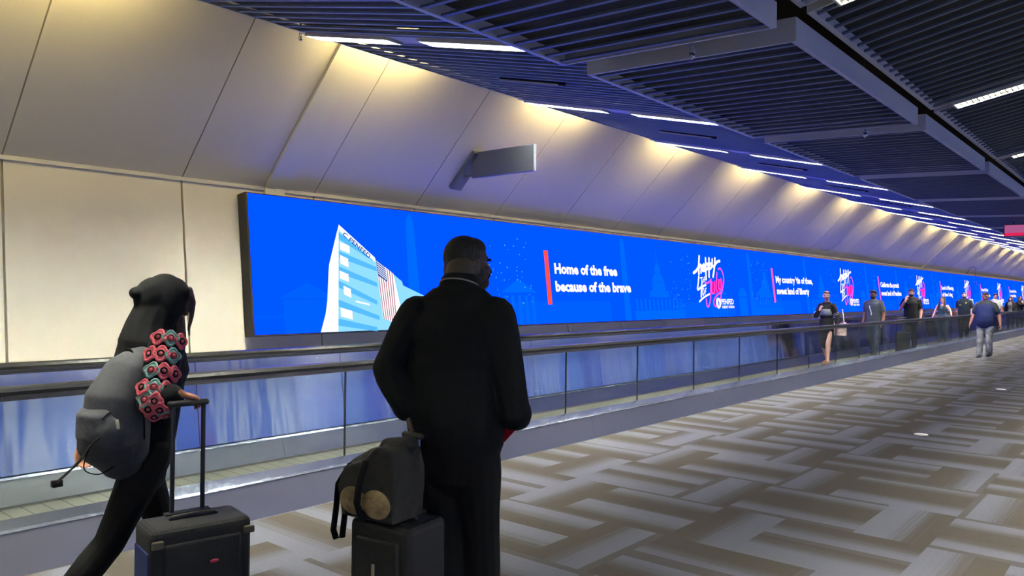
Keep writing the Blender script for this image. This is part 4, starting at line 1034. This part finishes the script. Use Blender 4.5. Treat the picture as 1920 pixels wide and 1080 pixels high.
tag(t, 'pale floral tote bag hanging beside the person in the black and grey top', 'bag')
# 2 bearded man in charcoal tee
p = far('bearded person in a charcoal t-shirt with a white lanyard on the walkway', -6.03, 21.85, h=1.74, bulk=1.12, belly=.02, skin_m=SK_B, turn_=-.2, head_yaw=.1, joints={'knL': (-.10, .10, .50), 'anL': (-.10, .14, .09), 'knR': (.09, .04, .50), 'anR': (.09, -.20, .16)})
p.body().face((12, 9, 8), (110, 66, 58)).hair('tall', H_BLK).beard(H_BLK).top(C_CHAR, 't_shirt', .62, .88, .018).pants(C_JEAN, flare=.01).shoes(SHOE, SOLE_W)
mb = MB(); mb.loft([p.S(p.T((.07, .06, 1.47))), p.S(p.T((.03, .155, 1.32))), p.S(p.T((-.01, .165, 1.2)))], [.006]*3); mb.loft([p.S(p.T((.03, .16, 1.34))), p.S(p.T((.02, .165, 1.28))), p.S(p.T((-.02, .17, 1.18))), p.S(p.T((-.03, .175, 1.10)))], [(.014, .006)]*4); mb.build('lanyard', mat('lanyard_white', srgb(215, 215, 190), .6), p.root, True)
t = empty('backpack', (-6.0, 22.10, 1.05), -.2+PI); mb = MB(); mb.box(-.14, -.10, 0, .14, .06, .42); mb.ell((0, -.10, .18), (.12, .07, .15)); blob('main_compartment', mb, C_BLK, t, .012, 5)
for q in (-1, 1):
    mb = MB(); mb.loft([(q*.11, .05, .38), (q*.13, .15, .46), (q*.13, .30, .40), (q*.14, .33, .25)], [(.024, .007)]*4, side=(1, 0, 0)); mb.build('shoulder_strap', C_BLK, t, True)
tag(t, 'black backpack on the bearded person in the charcoal t-shirt', 'backpack')
suitcase((-5.72, 23.5, .014), PI+.2, .38, .24, .60, 1.0, 'dark upright suitcase on the walkway between two t-shirted persons', C_SUIT)
# 3 man in black tee with a hand at his face
p = far('person in a black t-shirt holding one hand up to the face on the walkway', -6.03, 25.75, h=1.82, bulk=1.15, belly=.02, skin_m=SK_M, turn_=-.1, head_yaw=.15,
        joints={'elR': (.27, .10, 1.15), 'wrR': (.10, .17, 1.42), 'knL': (-.10, .06, .5), 'anL': (-.1, .05, .09)}, curl=.4)
p.body({'R': dict(d=(-.25, -.15, .9), thumb=(-1, 0, 0), palm=(0, -1, 0))}).face((16, 12, 10), (120, 74, 66)).hair('short', H_BLK).beard(H_BLK).top(C_BLK, 't_shirt', .62, .88, .016).pants(C_BLK).shoes(SHOE, SOLE_B)
mb = MB(); a = p.J['wrR']*p.k; d = (p.J['wrR']-p.J['elR']).normalized(); mb.loft([a-d*.035, a-d*.012], [.034, .034], cap=False); mb.build('wristband', C_WHT, p.root, True)
# 4 woman in tank top
p = far('long-haired person in a slate tank top leaning on the walkway rail', -6.0, 29.8, h=1.60, female=True, skin_m=SK_L, bulk=1.06, turn_=-.15, head_yaw=-.1, head_pitch=.15,
        joints={'elL': (-.28, -.02, 1.16), 'wrL': (-.33, .10, .98), 'elR': (.27, .02, 1.16), 'wrR': (.33, .10, .95)})
p.body().face((60, 40, 34), (180, 100, 96)).hair('long', H_BRN).tank(C_TEAL).pants(C_JEAN).shoes(SHOE, SOLE_W)
t = empty('shoulder_bag', (-5.72, 30.0, .85), 0); mb = MB(); mb.box(-.10, -.06, 0, .10, .06, .26); blob('bag_body', mb, mat('bag_maroon', srgb(70, 28, 30), .7), t, .012, 4)
mb = MB(); mb.loft([(-.06, 0, .24), (-.10, -.08, .50), (-.20, -.1, .56)], [(.012, .004)]*3); mb.build('strap', C_BLK, t, True)
tag(t, 'dark maroon shoulder bag beside the long-haired person in the tank top', 'bag')
# 5 man in dark polo with emblems
p = far('bearded person in a dark polo with yellow chest emblems on the walkway', -5.95, 33.1, h=1.77, bulk=1.16, belly=.03, skin_m=SK_L, turn_=-.15, head_yaw=.35)
p.body().face((50, 34, 28), (150, 90, 80)).hair('buzz', H_BRN).beard(H_BRN).top(cloth('polo_dark', (28, 38, 48)), 'polo_shirt', .66, .86, .018).pants(C_BLK).shoes(SHOE, SOLE_B)
YB = mat('emblem_yellow', srgb(190, 176, 70), .6)
MB().ell(p.S(p.T((-.10, .145, 1.36))), (.035, .012, .035), seg=12, rings=8).build('emblem', YB, p.root, True); MB().ell(p.S(p.T((.08, .165, 1.28))), (.045, .01, .018), seg=12, rings=8).build('emblem', YB, p.root, True)
# 6 walking man on the carpet
p = far('balding person in a navy t-shirt and grey camouflage trousers walking on the carpet', -3.78, 23.8, h=1.74, bulk=1.20, belly=.06, skin_m=SK_M, turn_=-.12, head_pitch=-.18, head_yaw=.05,
        joints={'elL': (-.30, -.04, 1.14), 'wrL': (-.36, .04, .90), 'elR': (.30, -.03, 1.14), 'wrR': (.35, .05, .90), 'knL': (-.10, .08, .50), 'anL': (-.10, .02, .12), 'knR': (.11, .06, .49), 'anR': (.12, .08, .085)})
p.root.location.z = 0
CAMO = mat('camouflage_grey', srgb(128, 130, 136), .85, noise=(7, .75))
p.body().face((40, 30, 26), (130, 84, 76)).hair('buzz', H_GRY).top(C_NAVY, 't_shirt', .66, .90, .02).pants(CAMO, flare=.012).shoes(SHOE, SOLE_W)
mb = MB(); mb.loft([p.S(p.T((0, 0, 1.30))), p.S(p.T((0, -.0, 1.44)))], [(.232*p.k, .165*p.k), (.19*p.k, .115*p.k)], side=(1, 0, 0)); 
for sd in 'LR': p.arm(mb, sd, .026, .60)
blob('raglan_yoke', mb, C_CHAR, p.root, .009, 3)
# 7 man in white shirt
p = far('dark-haired person in a white shirt standing far along the walkway', -5.95, 39.7, h=1.75, skin_m=SK_M, turn_=.35, head_yaw=.3, vox=.012, bulk=1.06)
p.body().face((20, 14, 12)).hair('tall', H_BLK).top(C_WHT, 'shirt', .66, .88, .018).pants(C_BLK).shoes(SHOE, SOLE_B)
# 8, 9 women with long dark hair
p = far('long dark-haired person in an open black jacket over a grey top, far along the walkway', -6.0, 44.4, h=1.64, female=True, skin_m=SK_M, vox=.012, head_yaw=-.3, bulk=1.05)
p.body().face((20, 14, 12)).hair('long', H_BRN).top(cloth('cloth_olive_grey', (96, 94, 84)), 'top', 0, .88, .014).pants(C_BLK).shoes(SHOE, SOLE_B)
mb = MB()
for q in (-1, 1): mb.loft([p.S(p.T((q*.13, .0, z))) for z in (.85, 1.0, 1.2, 1.4)], [(.07, .14), (.065, .13), (.065, .135), (.055, .10)], side=(1, 0, 0))
for sd in 'LR': p.arm(mb, sd, .022, 1.85)
blob('jacket', mb, C_BLK, p.root, .012, 3)
p = far('long dark-haired person in black raising one hand, last one along the walkway', -5.95, 46.9, h=1.66, female=True, skin_m=SK_M, vox=.012, turn_=.5,
        joints={'elL': (-.24, .08, 1.14), 'wrL': (-.08, .20, 1.38)})
p.body({'L': dict(d=(.4, .1, .8), thumb=(0, 0, 1), palm=(0, -1, 0))}).face((20, 14, 12)).hair('long', H_BLK).top(C_BLK, 'top', 1.7, .86, .018).pants(C_BLK).shoes(SHOE, SOLE_B)
